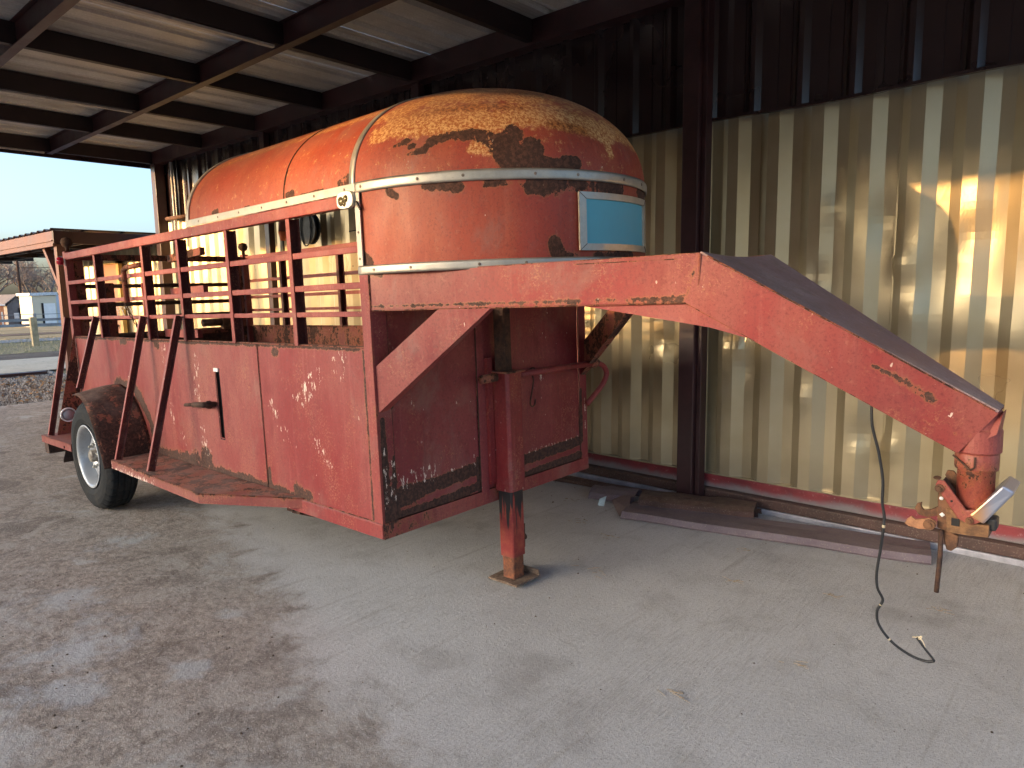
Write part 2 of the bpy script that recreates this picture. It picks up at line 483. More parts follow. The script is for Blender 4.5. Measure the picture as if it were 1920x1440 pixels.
M_soil = m_ground('dry_soil', (.13,.095,.07), (.20,.155,.115), (.27,.20,.14))
M_grass = m_ground('winter_grass', (.25,.20,.11), (.34,.27,.16), (.20,.18,.08), 1.)
M_gravel = m_ground('gravel_soil', (.10,.085,.075), (.19,.165,.145), (.30,.27,.24), 4.)
M_pad = m_ground('far_concrete', (.50,.40,.28), (.56,.46,.33), (.30,.26,.21), 1., .2)
M_drive = m_ground('driveway_gravel', (.20,.20,.20), (.27,.265,.26), (.33,.32,.31), 2., .4)

# ------------------------------------------------------------------ terrain
def gz(x):  # yard falls gently away beyond the pad
    return -0.02*max(0., min(75., -x-27.))
def sheet(name, x0, x1, y0, y1, z, mat, nx=1, ny=1, attrs=None, flat=False):
    m = MB()
    m.grid(lambda a, b: (x0+(x1-x0)*a, y0+(y1-y0)*b, z+(0 if flat else gz(x0+(x1-x0)*a))), nx, ny)
    return m.build(name, mat, kind='structure', attrs=attrs)
g = MB()
xs = [900, 60, -11, -27, -40, -60, -80, -102, -400, -1500]
ys = [-1500, -200, 0, 60, 1500]
g.v = [(x, y, -0.06+gz(x)) for y in ys for x in xs]
for j in range(len(ys)-1):
    for i in range(len(xs)-1):
        a = j*len(xs)+i
        g.f.append((a, a+len(xs), a+len(xs)+1, a+1))
g.build('ground', M_grass, kind='structure')
def edge_y(x):   # boundary of the muddy area on the slab
    P = [(-12, 9), (-6.2, 3.2), (-5.3, 2.35), (-4.4, 2.1), (-3.8, 1.9), (-2.93, 1.73), (-2.6, 1.5), (-2.34, 1.38), (-2.1, 1.46), (-1.75, 1.38), (-1.4, 1.3), (-.9, 1.0), (.5, .2), (3, -2)]
    for (a, ya), (b, yb) in zip(P, P[1:]):
        if a <= x <= b: return ya+(yb-ya)*(x-a)/(b-a)
    return 0
def f_dirt(x, y, z):
    d = (edge_y(x)-y)*.9
    return max(-.55, min(.75, d))
PATCH = [(-3.3,.85,0,.38), (-3.9,1.0,0,.3), (-2.95,.75,0,.22), (-3.1,1.45,0,.12), (-4.6,1.5,0,.3), (-2.75,1.12,0,.14)]
f_patch = lambda x, y, z: blob(PATCH, (x, y, 0))
slab = MB().grid(lambda a, b: (-11.7+7.7*a, -4+10*b, 0), 60, 80).grid(lambda a, b: (-4+5.*a, -4+10*b, 0), 140, 220)
slab.grid(lambda a, b: (1+8*a, -4+10*b, 0), 10, 10).grid(lambda a, b: (-11.7+20.7*a, -16+12*b, 0), 10, 6)
slab.build('concrete_floor', M_conc, kind='structure', attrs={'dirt': f_dirt, 'patch': f_patch})
# the slab edge face
MB().box(-11.74, -11.70, -16, 6, -.12, -.002).build('slab_edge', M_conc, kind='structure')
sheet('gravel_bed', -17.0, -11.74, -8, 4.3, -.035, M_gravel, 2, 2)
sheet('concrete_pad', -20.6, -17.0, -8, 12, -.015, M_pad, 2, 2)
sheet('soil_strip', -23.2, -20.6, -12, 30, -.045, M_soil, 2, 2)
sheet('driveway', -33.5, -30.0, -30, 60, -.04, M_drive, 12, 2)
sheet('soil_bank', -44, -40, -30, 60, -.04, M_soil, 10, 2)

# scattered stones on the gravel bed (uncountable)
st = MB()
for i in range(5200):
    x = -11.8-random.random()**1.2*5.1; y = 1.2+random.random()*3.2; r = random.uniform(.012, .04)
    z = -.035+r*.3
    q = [(x+r*random.uniform(.6,1.2)*math.cos(t), y+r*random.uniform(.6,1.2)*math.sin(t)) for t in (0, 1.6, 3.1, 4.7)]
    n = len(st.v)
    st.v += [(a, b, z-r*.4) for a, b in q]+[(x, y, z+r*random.uniform(.5,.9))]
    st.f += [(n, n+1, n+4), (n+1, n+2, n+4), (n+2, n+3, n+4), (n+3, n, n+4)]
o = st.build('gravel_stones', m_plain('stone', (.26,.235,.21), .9, 0, .6, 9), kind='stuff')
# dry leaves and clods on the gravel
st = MB()
for i in range(500):
    x = -12-random.random()*4.5; y = 1.5+random.random()*2.6; r = random.uniform(.02, .05); a = random.random()*6
    st.poly([(x+r*math.cos(a+k*2.1), y+r*math.sin(a+k*2.1), -.02+random.random()*.04) for k in range(3)])
st.build('dry_leaves', m_plain('dry_leaf', (.33,.17,.06), .8, 0, .4, 5), kind='stuff')
# tufts of dead grass on the far ground
st = MB()
for i in range(6000):
    x = -23.2-random.random()**1.5*12; y = 3.5+random.random()*8; h = random.uniform(.03,.09); a = random.random()*6
    z = gz(x)-.06
    st.poly([(x, y, z), (x+.02*math.cos(a), y+.02*math.sin(a), z), (x+.06*math.cos(a), y+.06*math.sin(a), z+h)])
st.build('dead_grass', m_plain('dead_grass_blade', (.30,.26,.14), .9, 0, .3, 2), kind='stuff')
# crumbs and bits of litter on the slab
st = MB()
for i in range(900):
    x = random.uniform(-6, 0); y = random.uniform(.4, 4.2)
    if random.random() > (.9 if y < edge_y(x) else .25): continue
    r = random.uniform(.002, .007)*(1 if random.random() < .93 else 1.3)
    n = len(st.v); z = 0
    st.v += [(x+r*math.cos(t+i)*random.uniform(.6,1.3), y+r*math.sin(t+i)*random.uniform(.6,1.3), z) for t in (0, 1.6, 3.1, 4.7)]+[(x, y, z+r*.9)]
    st.f += [(n, n+1, n+4), (n+1, n+2, n+4), (n+2, n+3, n+4), (n+3, n, n+4)]
st.build('soil_crumbs', M_soil, kind='stuff')
st = MB()
for (cx, cy) in ((-2.62,3.55), (-2.3,3.45), (-2.95,3.9), (-1.45,3.3), (-1.0,3.45), (-2.1,2.95), (-1.2,2.2), (-.6,3.6), (-1.6,3.75), (-.9,2.7)):
    for k in range(7):
        a = random.uniform(-.5,.9); l = random.uniform(.015,.05); x = cx+random.gauss(0,.04); y = cy+random.gauss(0,.02)
        st.tube([(x, y, .003), (x+l*math.cos(a), y+l*math.sin(a), .004)], .0013, 4)
st.build('straw_bits', m_plain('straw', (.30,.22,.13), .9), kind='stuff')

# ------------------------------------------------------------------ the building: carport with sheet metal wall
bld = thing('carport_building', 'maroon framed carport with grey sheet roof and corrugated cream wall, sheltering the trailer', 'building')
YW = 4.5
PER = .267
def cream_prof(x):
    # phase so that the right-facing slope runs -1.218..-1.146
    p = (x+1.288) % PER
    D = .036
    if p < .07: return 0.
    if p < .142: return D*(p-.07)/.072
    if p < .207: return D
    if p < .265: return D*(1-(p-.207)/.058)
    return 0.
brk = [0, .07, .142, .207, .265]
DENT = [(-1.10,1.86,.10,.022), (-1.02,1.62,.07,-.018), (-.80,1.55,.11,.02), (-.95,1.30,.08,-.02), (-1.5,1.55,.06,.02),
        (-1.72,1.32,.07,-.02), (-1.62,1.15,.06,.02), (-1.9,.95,.07,.018), (-1.55,.80,.05,-.018), (-1.2,.60,.06,.018), (-1.05,.52,.05,-.02),
        (-2.55,1.12,.06,.02), (-2.05,1.18,.04,.02), (-1.98,1.08,.04,-.02), (-.62,1.95,.09,-.02), (-.7,1.75,.07,.02), (-2.4,.9,.05,.015),
        (-1.35,1.2,.12,.012), (-.5,1.2,.12,-.015), (-.42,1.6,.10,.02), (-1.42,1.95,.06,-.012), (-1.85,1.45,.06,.016), (-5.2,1.35,.07,.02),(-5.9,1.3,.06,-.02)]
def dent(x, z):
    d = .005*math.sin(x*2.3+z*1.7)*math.sin(max(0,z-.2)*2.1)
    if z > .25 and z < 2.5:
        for cx, cz, r, a in DENT:
            q = ((x-cx)**2+((z-cz)*.75)**2)/(r*r*1.8)
            if q < 6: d += a*math.exp(-q*1.6)
    return d
def wall_sheet(x0, x1, z0, z1, nz, y=YW, parent=bld, dents=True, sub=3):
    xs = []
    k = math.floor((x0+1.288)/PER)-1
    while True:
        b = -1.288+k*PER
        if b > x1: break
        pr = None
        for i, q in enumerate(brk+[PER]):
            if pr is not None:
                for s_ in range(sub):
                    xs.append(b+pr+(q-pr)*s_/sub)
            pr = q
        k += 1
    xs = [x0]+sorted(x for x in set(round(v, 4) for v in xs) if x0+.002 < x < x1-.002)+[x1]
    m = MB(); n = len(xs)
    for j in range(nz+1):
        z = z0+(z1-z0)*j/nz
        for x in xs:
            m.v.append((x, y+cream_prof(x)+(dent(x, z) if dents else 0), z))
    for j in range(nz):
        for i in range(n-1):
            a = j*n+i
            m.f.append((a, a+1, a+n+1, a+n))
    o = m.build('wall_sheet', M_cream, parent, solid=.0012)
    return o
SW = PER*4
x = -1.288+PER*.25-SW*10-.13
first = True
x = 3.2-SW
while x > -11.0:
    x0 = max(x-SW, -10.85)
    near = x0 > -4
    wall_sheet(x0-.004, x+.0, .196, 2.62, 60 if near else 16, YW+(.0015 if first else 0), sub=4 if near else 2)
    first = not first
    x -= SW
# the lap line of each pair of sheets
x = 3.2-2*SW
while x > -10.6:
    c = cream_prof(x)
    MB().box(x-.004, x+.004, YW+c-.006, YW+c-.0025, .19, 2.6).build('lap_seam', M_cream, bld)
    x -= SW
# upper brown sheets: narrow ribs
def up_prof(x):
    p = (x+.976) % .2935
    if p < .006: return .0
    if .10 < p < .112 or .18 < p < .192: return .008
    if p > .2635+.0: return -.034*(1-(p-.2635)/.03) if p > .2635 else 0
    if p > .2335: return -.034
    if p > .2085: return -.034*(p-.2085)/.025
    return 0
def upper_sheet(x0, x1, z0, z1, y):
    xs = []
    k = math.floor((x0+.976)/.2935)-1
    while -.976+k*.2935 < x1+.3:
        b = -.976+k*.2935
        xs += [b+q for q in (0, .1, .103, .109, .112, .18, .183, .189, .192, .2085, .2335, .2635, .2930)]
        k += 1
    xs = [x0]+[q for q in xs if x0+.002 < q < x1-.002]+[x1]
    m = MB(); n = len(xs); nz = 4
    for j in range(nz+1):
        z = z0+(z1-z0)*j/nz
        for q in xs:
            zz = z+(.012*math.sin(q*3.1)*math.sin(q*1.3) if j == 0 else 0)
            m.v.append((q, y+up_prof(q)+.003*math.sin(q*5)*(1-j/nz), zz))
    for j in range(nz):
        for i in range(n-1):
            a = j*n+i; m.f.append((a, a+1, a+n+1, a+n))
    return m.build('upper_sheet', M_upper, bld, solid=.0012)
x = 3.2-.8805*2
while x > -10.9:
    upper_sheet(max(x-.8805, -10.85)-.003, x, 2.585, 3.53, YW-.045-.0015*(int(round((3.2-x)/.8805)) % 2))
    x -= .8805
# drip trim under the upper sheets
m = MB()
m.grid(lambda a, b: (-10.85+12.5*a, YW-.083+.03*b, 2.578+.012*math.sin((-10.85+12.5*a)*3.1)*math.sin((-10.85+12.5*a)*1.3)), 140, 1)
m.build('drip_trim', M_upper, bld, solid=.018)
# base rails
MB().box(-10.85, 1.7, YW-.006, YW+.07, .105, .1955).build('base_rail', M_baserail, bld, bevel=.006)
MB().box(-10.85, 1.7, YW-.058, YW+.04, .038, .103).build('base_channel', M_channel, bld, bevel=.006)
MB().box(-10.85, 1.7, YW-.064, YW+.03, .001, .036).build('base_flashing', m_plain('grey_violet_flashing', (.42,.40,.43), .4, .2, .25, 8), bld, bevel=.003)
MB().box(-10.85, 1.7, YW-.006, YW+.05, .1965, .2045).build('base_lip', M_cream, bld)
# columns against the wall
def column(x0, x1, y0, y1, z1):
    m = MB(); m.box(x0, x1, y0, y1, .002, z1)
    return m.build('column', M_maroon, bld, bevel=.006)
column(-2.315, -2.20, YW-.20, YW-.06, 3.36)
m = MB().box(-2.198, -2.165, YW-.16, YW-.075, .002, 3.36); m.build('column_flange', M_maroon, bld, bevel=.004)
column(-10.74, -10.60, 4.30, 4.44, 3.36)
for xc in (-7.75, -5.03):
    column(xc-.05, xc+.05, YW-.13, YW-.055, 3.36)
for xc in (-10.7, 1.55):
    column(xc-.06, xc+.06, -.96, -.84, 3.36)
# beams along the wall direction and rafters across
for yb in (4.35, 3.06, 1.68, .30, -.92):
    m = MB()
    m.box(-10.78, 1.7, yb-.004, yb+.004, 3.362, 3.525)       # web
    m.box(-10.78, 1.7, yb-.035, yb+.035, 3.352, 3.361)       # lower flange
    m.box(-10.78, 1.7, yb-.035, yb+.035, 3.526, 3.532)
    if yb > 4: m = MB().box(-10.78, 1.7, yb-.03, yb+.10, 3.352, 3.532)
    m.build('beam', M_maroon, bld)
RX = [-10.72, -9.15, -7.80, -6.43, -5.03, -3.62, -2.22, -.82, .6, 1.62]
for xr in RX:
    m = MB()
    m.box(xr-.028, xr+.028, -.9, 4.31, 3.368, 3.53)
    m.build('rafter', M_maroond, bld)
# light strips / conduit fixed on the rafters' underside, seen at the crossings
for (xr, yb) in ((-5.03,3.06), (-7.80,3.06), (-10.72,3.06)):
    MB().box(xr-.03, xr+.012, yb-1.3, yb-.07, 3.345, 3.362).build('conduit', m_plain('grey_conduit', (.35,.32,.29), .5), bld)
# roof sheets with ribs along Y
def roof_sheet(x0, x1):
    xs = [x0]; q = x0
    for k in range(3):
        b = x0+k*.295
        xs += [b+.11, b+.135, b+.165, b+.19, b+.205, b+.215, b+.23, b+.24]
    xs.append(x1)
    m = MB(); n = len(xs); ny = 6
    for j in range(ny+1):
        y = -.98+5.68*j/ny
        for i, q in enumerate(xs):
            z = 3.536
            k = (i-1) % 8
            if 0 < i < n-1 and k in (1, 2): z += .036
            if 0 < i < n-1 and k in (5, 6): z += .006
            m.v.append((q, y, z))
    for j in range(ny):
        for i in range(n-1):
            a = j*n+i; m.f.append((a, a+n, a+n+1, a+1))
    return m.build('roof_sheet', M_galv, bld, solid=.001)
x = -10.95
while x < 1.6:
    roof_sheet(x, x+.882); x += .885
MB().box(-10.95, 1.7, -1.02, -.99, 2.70, 3.60).build('fascia', M_upper, bld)  # unseen fascia added, hung low to set the roof shadow's edge on the wall
MB().box(-10.99, -10.955, -.98, 4.65, 3.34, 3.60).build('gable_trim', M_upper, bld)
# conduits at the left end of the wall
MB().tube([(-10.28,4.40,3.35), (-10.28,4.40,2.2)], .022, 8).build('downpipe', M_white, bld, smooth=True)
MB().tube([(-10.17,4.40,3.35), (-10.17,4.40,2.6)], .018, 8).tube([(-10.08,4.40,3.35), (-10.08,4.40,2.6)], .016, 8).build('cable_run', M_black, bld, smooth=True)
MB().tube([(-10.45,4.36,2.58), (-9.75,4.36,2.57)], .028, 8).build('pipe_bracket', M_rust, bld, smooth=True)

# ------------------------------------------------------------------ lower neighbouring lean-to (same wall line, farther left)
ln = thing('lean_to_shed', 'low brown roofed lean-to with cream wall and orange brown door, left behind the trailer', 'building')
x = -11.0
while x > -15.6:
    x0 = max(x-SW, -15.25)
    wall_sheet(x0, x-.004, .05, 2.36, 6, YW+.02, parent=ln, dents=False, sub=1)
    x -= SW
    if x0 <= -15.25: break
M_door = m_plain('orange_brown_door', (.42,.19,.10), .45, 0, .08, 3)
dr = MB().box(-13.70, -12.78, YW-.06, YW-.015, .02, 2.03).build('door', M_door, ln, bevel=.004)
MB().lathe((-12.90, YW-.10, 1.0), (0,-1,0), [(.0,-.05),(.02,-.04),(.02,0),(.035,.02),(.035,.05),(.0,.06)], 12).build('door_knob', M_alu, dr, smooth=True)
MB().box(-12.775, -12.66, YW-.07, YW-.01, .02, 2.1).box(-13.80, -13.705, YW-.07, YW-.01, .02, 2.1).box(-13.80, -12.66, YW-.07, YW-.01, 2.035, 2.1).build('door_frame', m_plain('ochre_trim', (.50,.33,.10), .5), ln)
MB().box(-15.33, -15.22, YW-.06, YW+.04, 0, 2.36).build('corner_trim', M_white, ln)
# roof: corrugated, ridged sheets seen edge on from the left
m = MB()
nx = 180
for j in range(2):
    for i in range(nx+1):
        x = -20.5+9.2*i/nx
        m.v.append((x, 3.13 if j == 0 else 4.62, 2.425+(.022 if (i//2) % 3 == 0 else 0)))
for i in range(nx): m.f.append((i, i+1, i+nx+2, i+nx+1))
m.build('roof_sheet', M_upper, ln, solid=.002)
M_fas_lit = m_plain('sunlit_brown_fascia', (.13,.052,.038), .5, 0, .12, 3)  # sunlit warmth of the front fascia put into its brown
MB().box(-20.5, -11.34, 3.15, 3.19, 2.20, 2.41).build('fascia', M_fas_lit, ln, bevel=.004)
MB().box(-20.5, -11.33, 3.135, 3.149, 2.27, 2.285).build('fascia_lip', M_fas_lit, ln)
MB().box(-11.335, -11.28, 3.15, 4.46, 2.24, 2.41).build('fascia', M_maroon, ln, bevel=.004)  # end fascia turned from the sun, its shade painted as darker maroon
MB().box(-20.5, -11.4, 3.6, 3.64, 2.26, 2.39).box(-20.5, -11.4, 4.1, 4.14, 2.26, 2.39).build('purlin', M_maroond, ln)
for xb in (-12.6, -14.2, -15.8, -17.4, -19.0): MB().box(xb-.03, xb+.03, 3.2, 4.45, 2.25, 2.38).build('rafter', M_maroond, ln)
MB().box(-11.46, -11.34, 3.19, 3.31, -.05, 2.235).build('post', M_fas_lit, ln, bevel=.006)
MB().bar((-11.44,3.25,1.62), (-12.05,3.25,2.25), .07, .09, (0,1,0)).build('brace', M_fas_lit, ln, bevel=.004)
MB().box(-20.4, -20.28, 3.19, 3.31, -.05, 2.235).build('post', M_fas_lit, ln, bevel=.006)

# ------------------------------------------------------------------ things on the wall
m = thing('wall_tool', 'orange and black long handled tool hanging on the corrugated wall behind the trailer rails', 'tool', (-7.38,4.36,2.3))
MB().tube([(0,0,.12), (0,.0,-.10)], [.035,.05], 8).build('head', m_plain('dark_red_plastic', (.12,.02,.015), .5), m, smooth=True)
MB().tube([(0,0,-.10), (0,0,-.20)], [.055,.03], 8).build('collar', m_plain('orange_plastic', (.5,.10,.02), .5), m, smooth=True)
MB().tube([(0,0,-.20), (.02,0,-.55)], .012, 6).build('rod', M_black, m, smooth=True)
m = thing('hanging_reel', 'dark round cable reel hanging on the wall behind the front rails', 'reel', (-6.84,4.36,2.2))
MB().lathe((0,0,0), (0,1,0), [(.0,-.03),(.17,-.03),(.17,-.015),(.09,-.01),(.09,.02),(.17,.025),(.17,.04),(0,.04)], 24).build('spool', M_black, m, smooth=False)
MB().tube([(.10*math.cos(t)+.0, -.04, .19*math.sin(t)) for t in [i*.35 for i in range(19)]], .008, 6).tube([(-.06,-.02,.15), (-.1,-.02,.30), (-.07,-.02,.45)], .006, 6).build('cable', M_black, m, smooth=True)
m = MB().tube([(-6.2-.0,4.43,2.13), (-5.6,4.43,2.15), (-5.0,4.43,2.19)], .006, 5)
tag(m.build('wall_wire', M_black), 'thin black wire strung along the corrugated wall behind the rails', 'wire')
m = MB()
for k in range(4): m.tube([(-12.05+.10*k+.22*math.cos(t), 4.3-.1*k, 1.16+.17*math.sin(t)) for t in [i*math.pi/8 for i in range(9)]], .007, 5)
tag(m.build('wire_hoops', M_alu, smooth=True), 'thin bent wire hoops standing by the lean-to wall behind the trailer gate', 'wire')

# ------------------------------------------------------------------ loose trim on the floor by the wall
def trim_piece(name, a, b, prof, mat, label, cat, group=None, rot=0):
    A = Vector(a); B = Vector(b); d = (B-A).normalized(); r = Vector((-d.y, d.x, 0))
    m = MB()
    n = len(prof)
    seg = 12
    for i in range(seg+1):
        p = A+(B-A)*i/seg
        for (s_, z) in prof:
            m.v.append(tuple(p+r*(s_+.004*math.sin(i*1.7))+Vector((0,0,z+.003*math.sin(i*1.1+s_*20)))))
    for i in range(seg):
        for k in range(n-1):
            q = i*n+k
            m.f.append((q, q+1, q+n+1, q+n))
    o = m.build(name, mat, solid=.003)
    return tag(o, label, cat, group)
GT = 'loose brown trim pieces on the slab by the wall'
trim_piece('metal_trim', (-2.43,3.775,.003), (-.722,4.165,.003), [(-.012,.001),(-.004,.004),(.014,.040),(.09,.043),(.17,.041),(.245,.046),(.25,.02)], M_trimp, 'longest dusty brown trim strip lying on the concrete beside the wall', 'trim', GT)
trim_piece('metal_trim', (-2.42,3.97,.048), (-1.71,4.185,.050), [(.004,-.004),(.0,.034),(.05,.052),(.13,.056),(.20,.050),(.205,.0)], M_channel, 'short dark brown channel piece resting on top of the long trim strip', 'trim', GT)
trim_piece('metal_trim', (-2.85,4.00,.004), (-2.52,4.08,.01), [(-.01,.0),(.01,.04),(.06,.062),(.12,.068),(.17,.05),(.19,.0)], M_trimp, 'crumpled brown trim end lying left of the long strip, near the trailer', 'trim', GT)
trim_piece('metal_trim', (-3.35,4.26,.004), (-1.75,4.39,.004), [(-.05,.0),(-.048,.03),(.02,.035),(.03,.0)], M_channel, 'dark brown channel lying tight against the wall base behind the column', 'trim', GT)
o = MB().hexa([(-2.71,3.915,.002),(-2.665,3.925,.002),(-2.663,3.920,.002),(-2.708,3.910,.002),(-2.705,3.930,.045),(-2.655,3.94,.072),(-2.653,3.935,.072),(-2.703,3.925,.045)]).build('metal_scrap', m_plain('pale_blue_paint', (.45,.55,.58), .4))
tag(o, 'small pale blue metal scrap leaning at the left end of the trim pile', 'scrap')
o = MB().prism([(-2.74,4.10,.02),(-2.455,3.795,.003),(-2.43,3.86,.045),(-2.535,4.05,.07)], (.006,.004,.003)).build('bent_flap', M_trimp)
tag(o, 'bent brown sheet flap sticking up at the left end of the long trim', 'scrap')
o = MB().box(-16.2,-16.05,-6,4.15,-.01,.05).build('steel_channel', M_maroon, bevel=.005)
tag(o, 'long maroon steel channel lying across the far concrete pad', 'channel')

# ------------------------------------------------------------------ the trailer
T = thing('stock_trailer', 'rusty red gooseneck stock trailer with rounded nose, slatted sides and silver wheels under the carport', 'trailer', (-2.3878,1.8337,0))
T.rotation_euler = (.0099, -.0197, -.0031)
UR = -3.88; WD = 1.52
rt_ = R
def surf_panel(u0, u1, w0, w1, v, nu, nw, hole=None):
    m = MB()
    m.grid(lambda a, b: (u0+(u1-u0)*a, v+.0035*math.sin((u0+(u1-u0)*a)*4.3+1)*math.sin(b*3.1)+.002*math.sin((u0+(u1-u0)*a)*11), w0+(w1-w0)*b), nu, nw,
           skip=(lambda a, b: hole and hole[0] < u0+(u1-u0)*a < hole[1] and hole[2] < w0+(w1-w0)*b < hole[3]))
    return m
# rust / chip fields on the near side
SR = [((-2.6,0,.50),(-1.9,0,.51),.04,.04), ((-1.9,0,.51),(-1.83,0,.53),.05,.06), ((-1.75,0,.53),(-1.70,0,.57),.05,.05), ((-1.65,0,.50),(-.75,0,.50),.03,.02), ((-.98,0,.50),(-.97,0,.60),.03,.01),
      ((-.70,0,.52),(-.60,0,.515),.035,.03), ((-3.9,0,1.26),(-.1,0,1.262),.012,.012), ((-3.05,0,.93),(-2.75,0,.93),.05,.03), ((-2.75,0,.93),(-2.50,0,.72),.04,.03), ((-2.5,0,.72),(-2.42,0,.5),.03,.04),
      ((-2.28,0,1.235),(-2.26,0,1.22),.03,.02), ((-.83,0,1.23),(-.80,0,1.225),.022,.02), ((-2.9,0,1.24),(-2.8,0,1.235),.02,.012), ((-3.86,0,1.2),(-3.86,0,.6),.012,.012), ((-.075,0,1.25),(-.075,0,.45),.008,.006), ((-1.5,0,.43),(0,0,.43),.01,.01)]
SC = [((-2.18,0,1.23),(-2.16,0,1.05),.03,.04), ((-2.17,0,1.0),(-2.13,0,.75),.03,.03), ((-1.74,0,1.15),(-1.74,0,.9),.05,.03), ((-1.72,0,.75),(-1.70,0,.62),.03,.06), ((-.235,0,1.25),(-.245,0,1.12),.035,.02),
      ((-.45,0,1.12),(-.62,0,.98),.05,.05), ((-.30,0,1.2),(-.31,0,1.13),.02,.02), ((-.9,0,.95),(-.75,0,.8),.04,.04), ((-2.0,0,.70),(-1.98,0,.62),.02,.03), ((-.5,0,.8),(-.4,0,.7),.03,.03)]
fr = lambda u, v, w: (lambda q: q if q > -1 else -1)(seg_blob(SR, (u, 0, w)))*.45+.0
def f_rust_side(u, v, w): return max(0., min(.55, .42+seg_blob(SR, (u, 0, w))*.28))
SC2 = [(a, b, p*1.8, q*1.8) for a, b, p, q in SC]
def f_chip_side(u, v, w): return max(0., min(.47, seg_blob(SC2, (u, 0, w))*.8))
hole = (-1.495, -1.450, .708, 1.108)
ns = MB()
P1 = surf_panel(UR, -.992, .49, 1.26, 0, 289, 80, (-1.4955,-1.4505,.708,1.108))
P1.build('side_sheet', M_body, T, attrs={'rust': f_rust_side, 'chip': f_chip_side}, smooth=True)
P2 = surf_panel(-.988, -.06, .49, 1.26, 0, 120, 80)
P2.build('side_sheet', M_body, T, attrs={'rust': f_rust_side, 'chip': f_chip_side}, smooth=True)
# vertical seam and weld beads
MB().tube([(-.99,-.002,.49), (-.99,-.002,1.26)], .0022, 6).build('weld_seam', M_rustd, T)
MB().tube([(-3.85+3.8*i/40, -.003+.001*(i % 2), .489) for i in range(41)], .0035, 5).build('weld_seam', M_rusty, T)
MB().tube([(-.058,-.003,.49), (-.058,-.003,1.26)], .003, 5).build('weld_seam', M_rusty, T)
# recessed slot (upright channel let into the side) with peg
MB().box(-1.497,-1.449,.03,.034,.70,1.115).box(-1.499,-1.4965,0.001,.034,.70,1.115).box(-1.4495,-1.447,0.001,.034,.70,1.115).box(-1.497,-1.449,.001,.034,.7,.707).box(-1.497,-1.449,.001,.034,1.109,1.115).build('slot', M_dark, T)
MB().bar((-1.475,-.006,1.105),(-1.475,.012,1.105),.052,.02,(0,0,1)).build('slot_lip', M_white, T)
MB().tube([(-1.52,-.002,.905), (-1.52,-.075,.91), (-1.525,-.075,.91)], .016, 10).tube([(-1.53,-.035,.905), (-1.70,-.05,.893)], .0155, 10).tube([(-1.70,-.05,.893), (-1.79,-.06,.887)], .0105, 10).tube([(-1.522,-.036,.905),(-1.536,-.036,.905)], .024, 10).build('peg', M_rustd, T, smooth=True)
# sill below the sheets
MB().box(UR, -.0, -.012, .05, .42, .4885).build('sill', M_body, T, bevel=.004, attrs={'rust': lambda u, v, w: .12})
# corner post, front near
def frust_low(u, v, w): return max(0, .35-.5*(w-.42))
m = MB()
for i in range(24): 
    a = .4905+1.08*i/24; b = .4905+1.08*(i+1)/24
    m.box(-.055, .0, -.01, .045, a, b)
m = MB().grid(lambda a, b: (-.055+.057*a, -.010, .4905+1.0825*b), 2, 60).grid(lambda a, b: (.002, -.010+.055*a, .4905+1.0825*b), 2, 60)
m.build('corner_post', M_rail, T, attrs={'rust': lambda u, v, w: .05+(.08 if u > -.003 else 0)})
MB().box(-.05, .001, WD-.045, WD, .42, 1.57).build('corner_post', M_rail, T, bevel=.004)
# front wall sheets
FR = [((0,.05,.50),(0,.05,.62),.04,.03), ((0,.06,.585),(0,.3,.60),.045,.03), ((0,.3,.60),(0,.62,.615),.028,.03), ((0,.10,.50),(0,.60,.52),.018,.022),
      ((0,.93,.585),(0,1.44,.60),.028,.024), ((0,.93,.50),(0,1.44,.515),.02,.02), ((0,1.46,.6),(0,1.46,.9),.015,.01), ((0,.02,.45),(0,.02,.95),.02,.012), ((0,.6,.66),(0,.6,.5),.012,.012), ((0,.07,.66),(0,.07,.78),.02,.006),((0,.08,1.0),(0,.08,1.02),.012,.01)]
FC = [((0,.12,.66),(0,.30,.66),.05,.05), ((0,.06,.60),(0,.06,.75),.03,.02), ((0,.3,.632),(0,.62,.655),.012,.012), ((0,.95,.622),(0,1.44,.632),.012,.010), ((0,.05,.95),(0,.04,1.05),.012,.008), ((0,.58,.62),(0,.58,.83),.012,.012), ((0,1.10,1.02),(0,1.12,1.0),.025,.02), ((0,1.5,.65),(0,1.5,.9),.012,.012),((0,.02,.55),(0,.02,.85),.018,.01)]
def f_fr(u, v, w): return max(0., min(.6, .42+seg_blob(FR, (0, v, w))*.5))
FC2 = [(a, b, p*1.5, q*1.5) for a, b, p, q in FC]
def f_fc(u, v, w): return max(0., min(.47, seg_blob(FC2, (0, v, w))*.8))
at = {'rust': f_fr, 'chip': f_fc}
MB().grid(lambda a, b: (-.004+.003*math.sin(b*5+a*3), .075+.535*a, .492+.93*b), 60, 100).build('front_sheet', M_front, T, attrs=at, smooth=True)
MB().grid(lambda a, b: (-.004+.003*math.sin(b*4+a*2), .665+.785*a, .492+.93*b), 84, 100).build('front_sheet', M_front, T, attrs=at, smooth=True)
MB().grid(lambda a, b: (.004, .002+.071*a, .4905+.94*b), 8, 100).build('corner_strip', M_front, T, attrs=at)
MB().grid(lambda a, b: (.004, 1.452+.066*a, .4905+.94*b), 8, 100).build('corner_strip', M_front, T, attrs=at)
MB().grid(lambda a, b: (.006, -.010+1.53*a, .42+.07*b), 150, 8).build('front_sill', M_rail, T, attrs={'rust': lambda u, v, w: .10+max(0, .2-v*.6), 'chip': f_fc})
MB().box(.0, .008, .612, .662, .44, 1.425).build('centre_strip', M_front, T, bevel=.002)
for v_ in (.075, .610, .664, 1.450):
    MB().tube([(.001, v_, .5+.92*i/20) for i in range(21)], .003, 5).build('panel_joint', M_rustd, T)
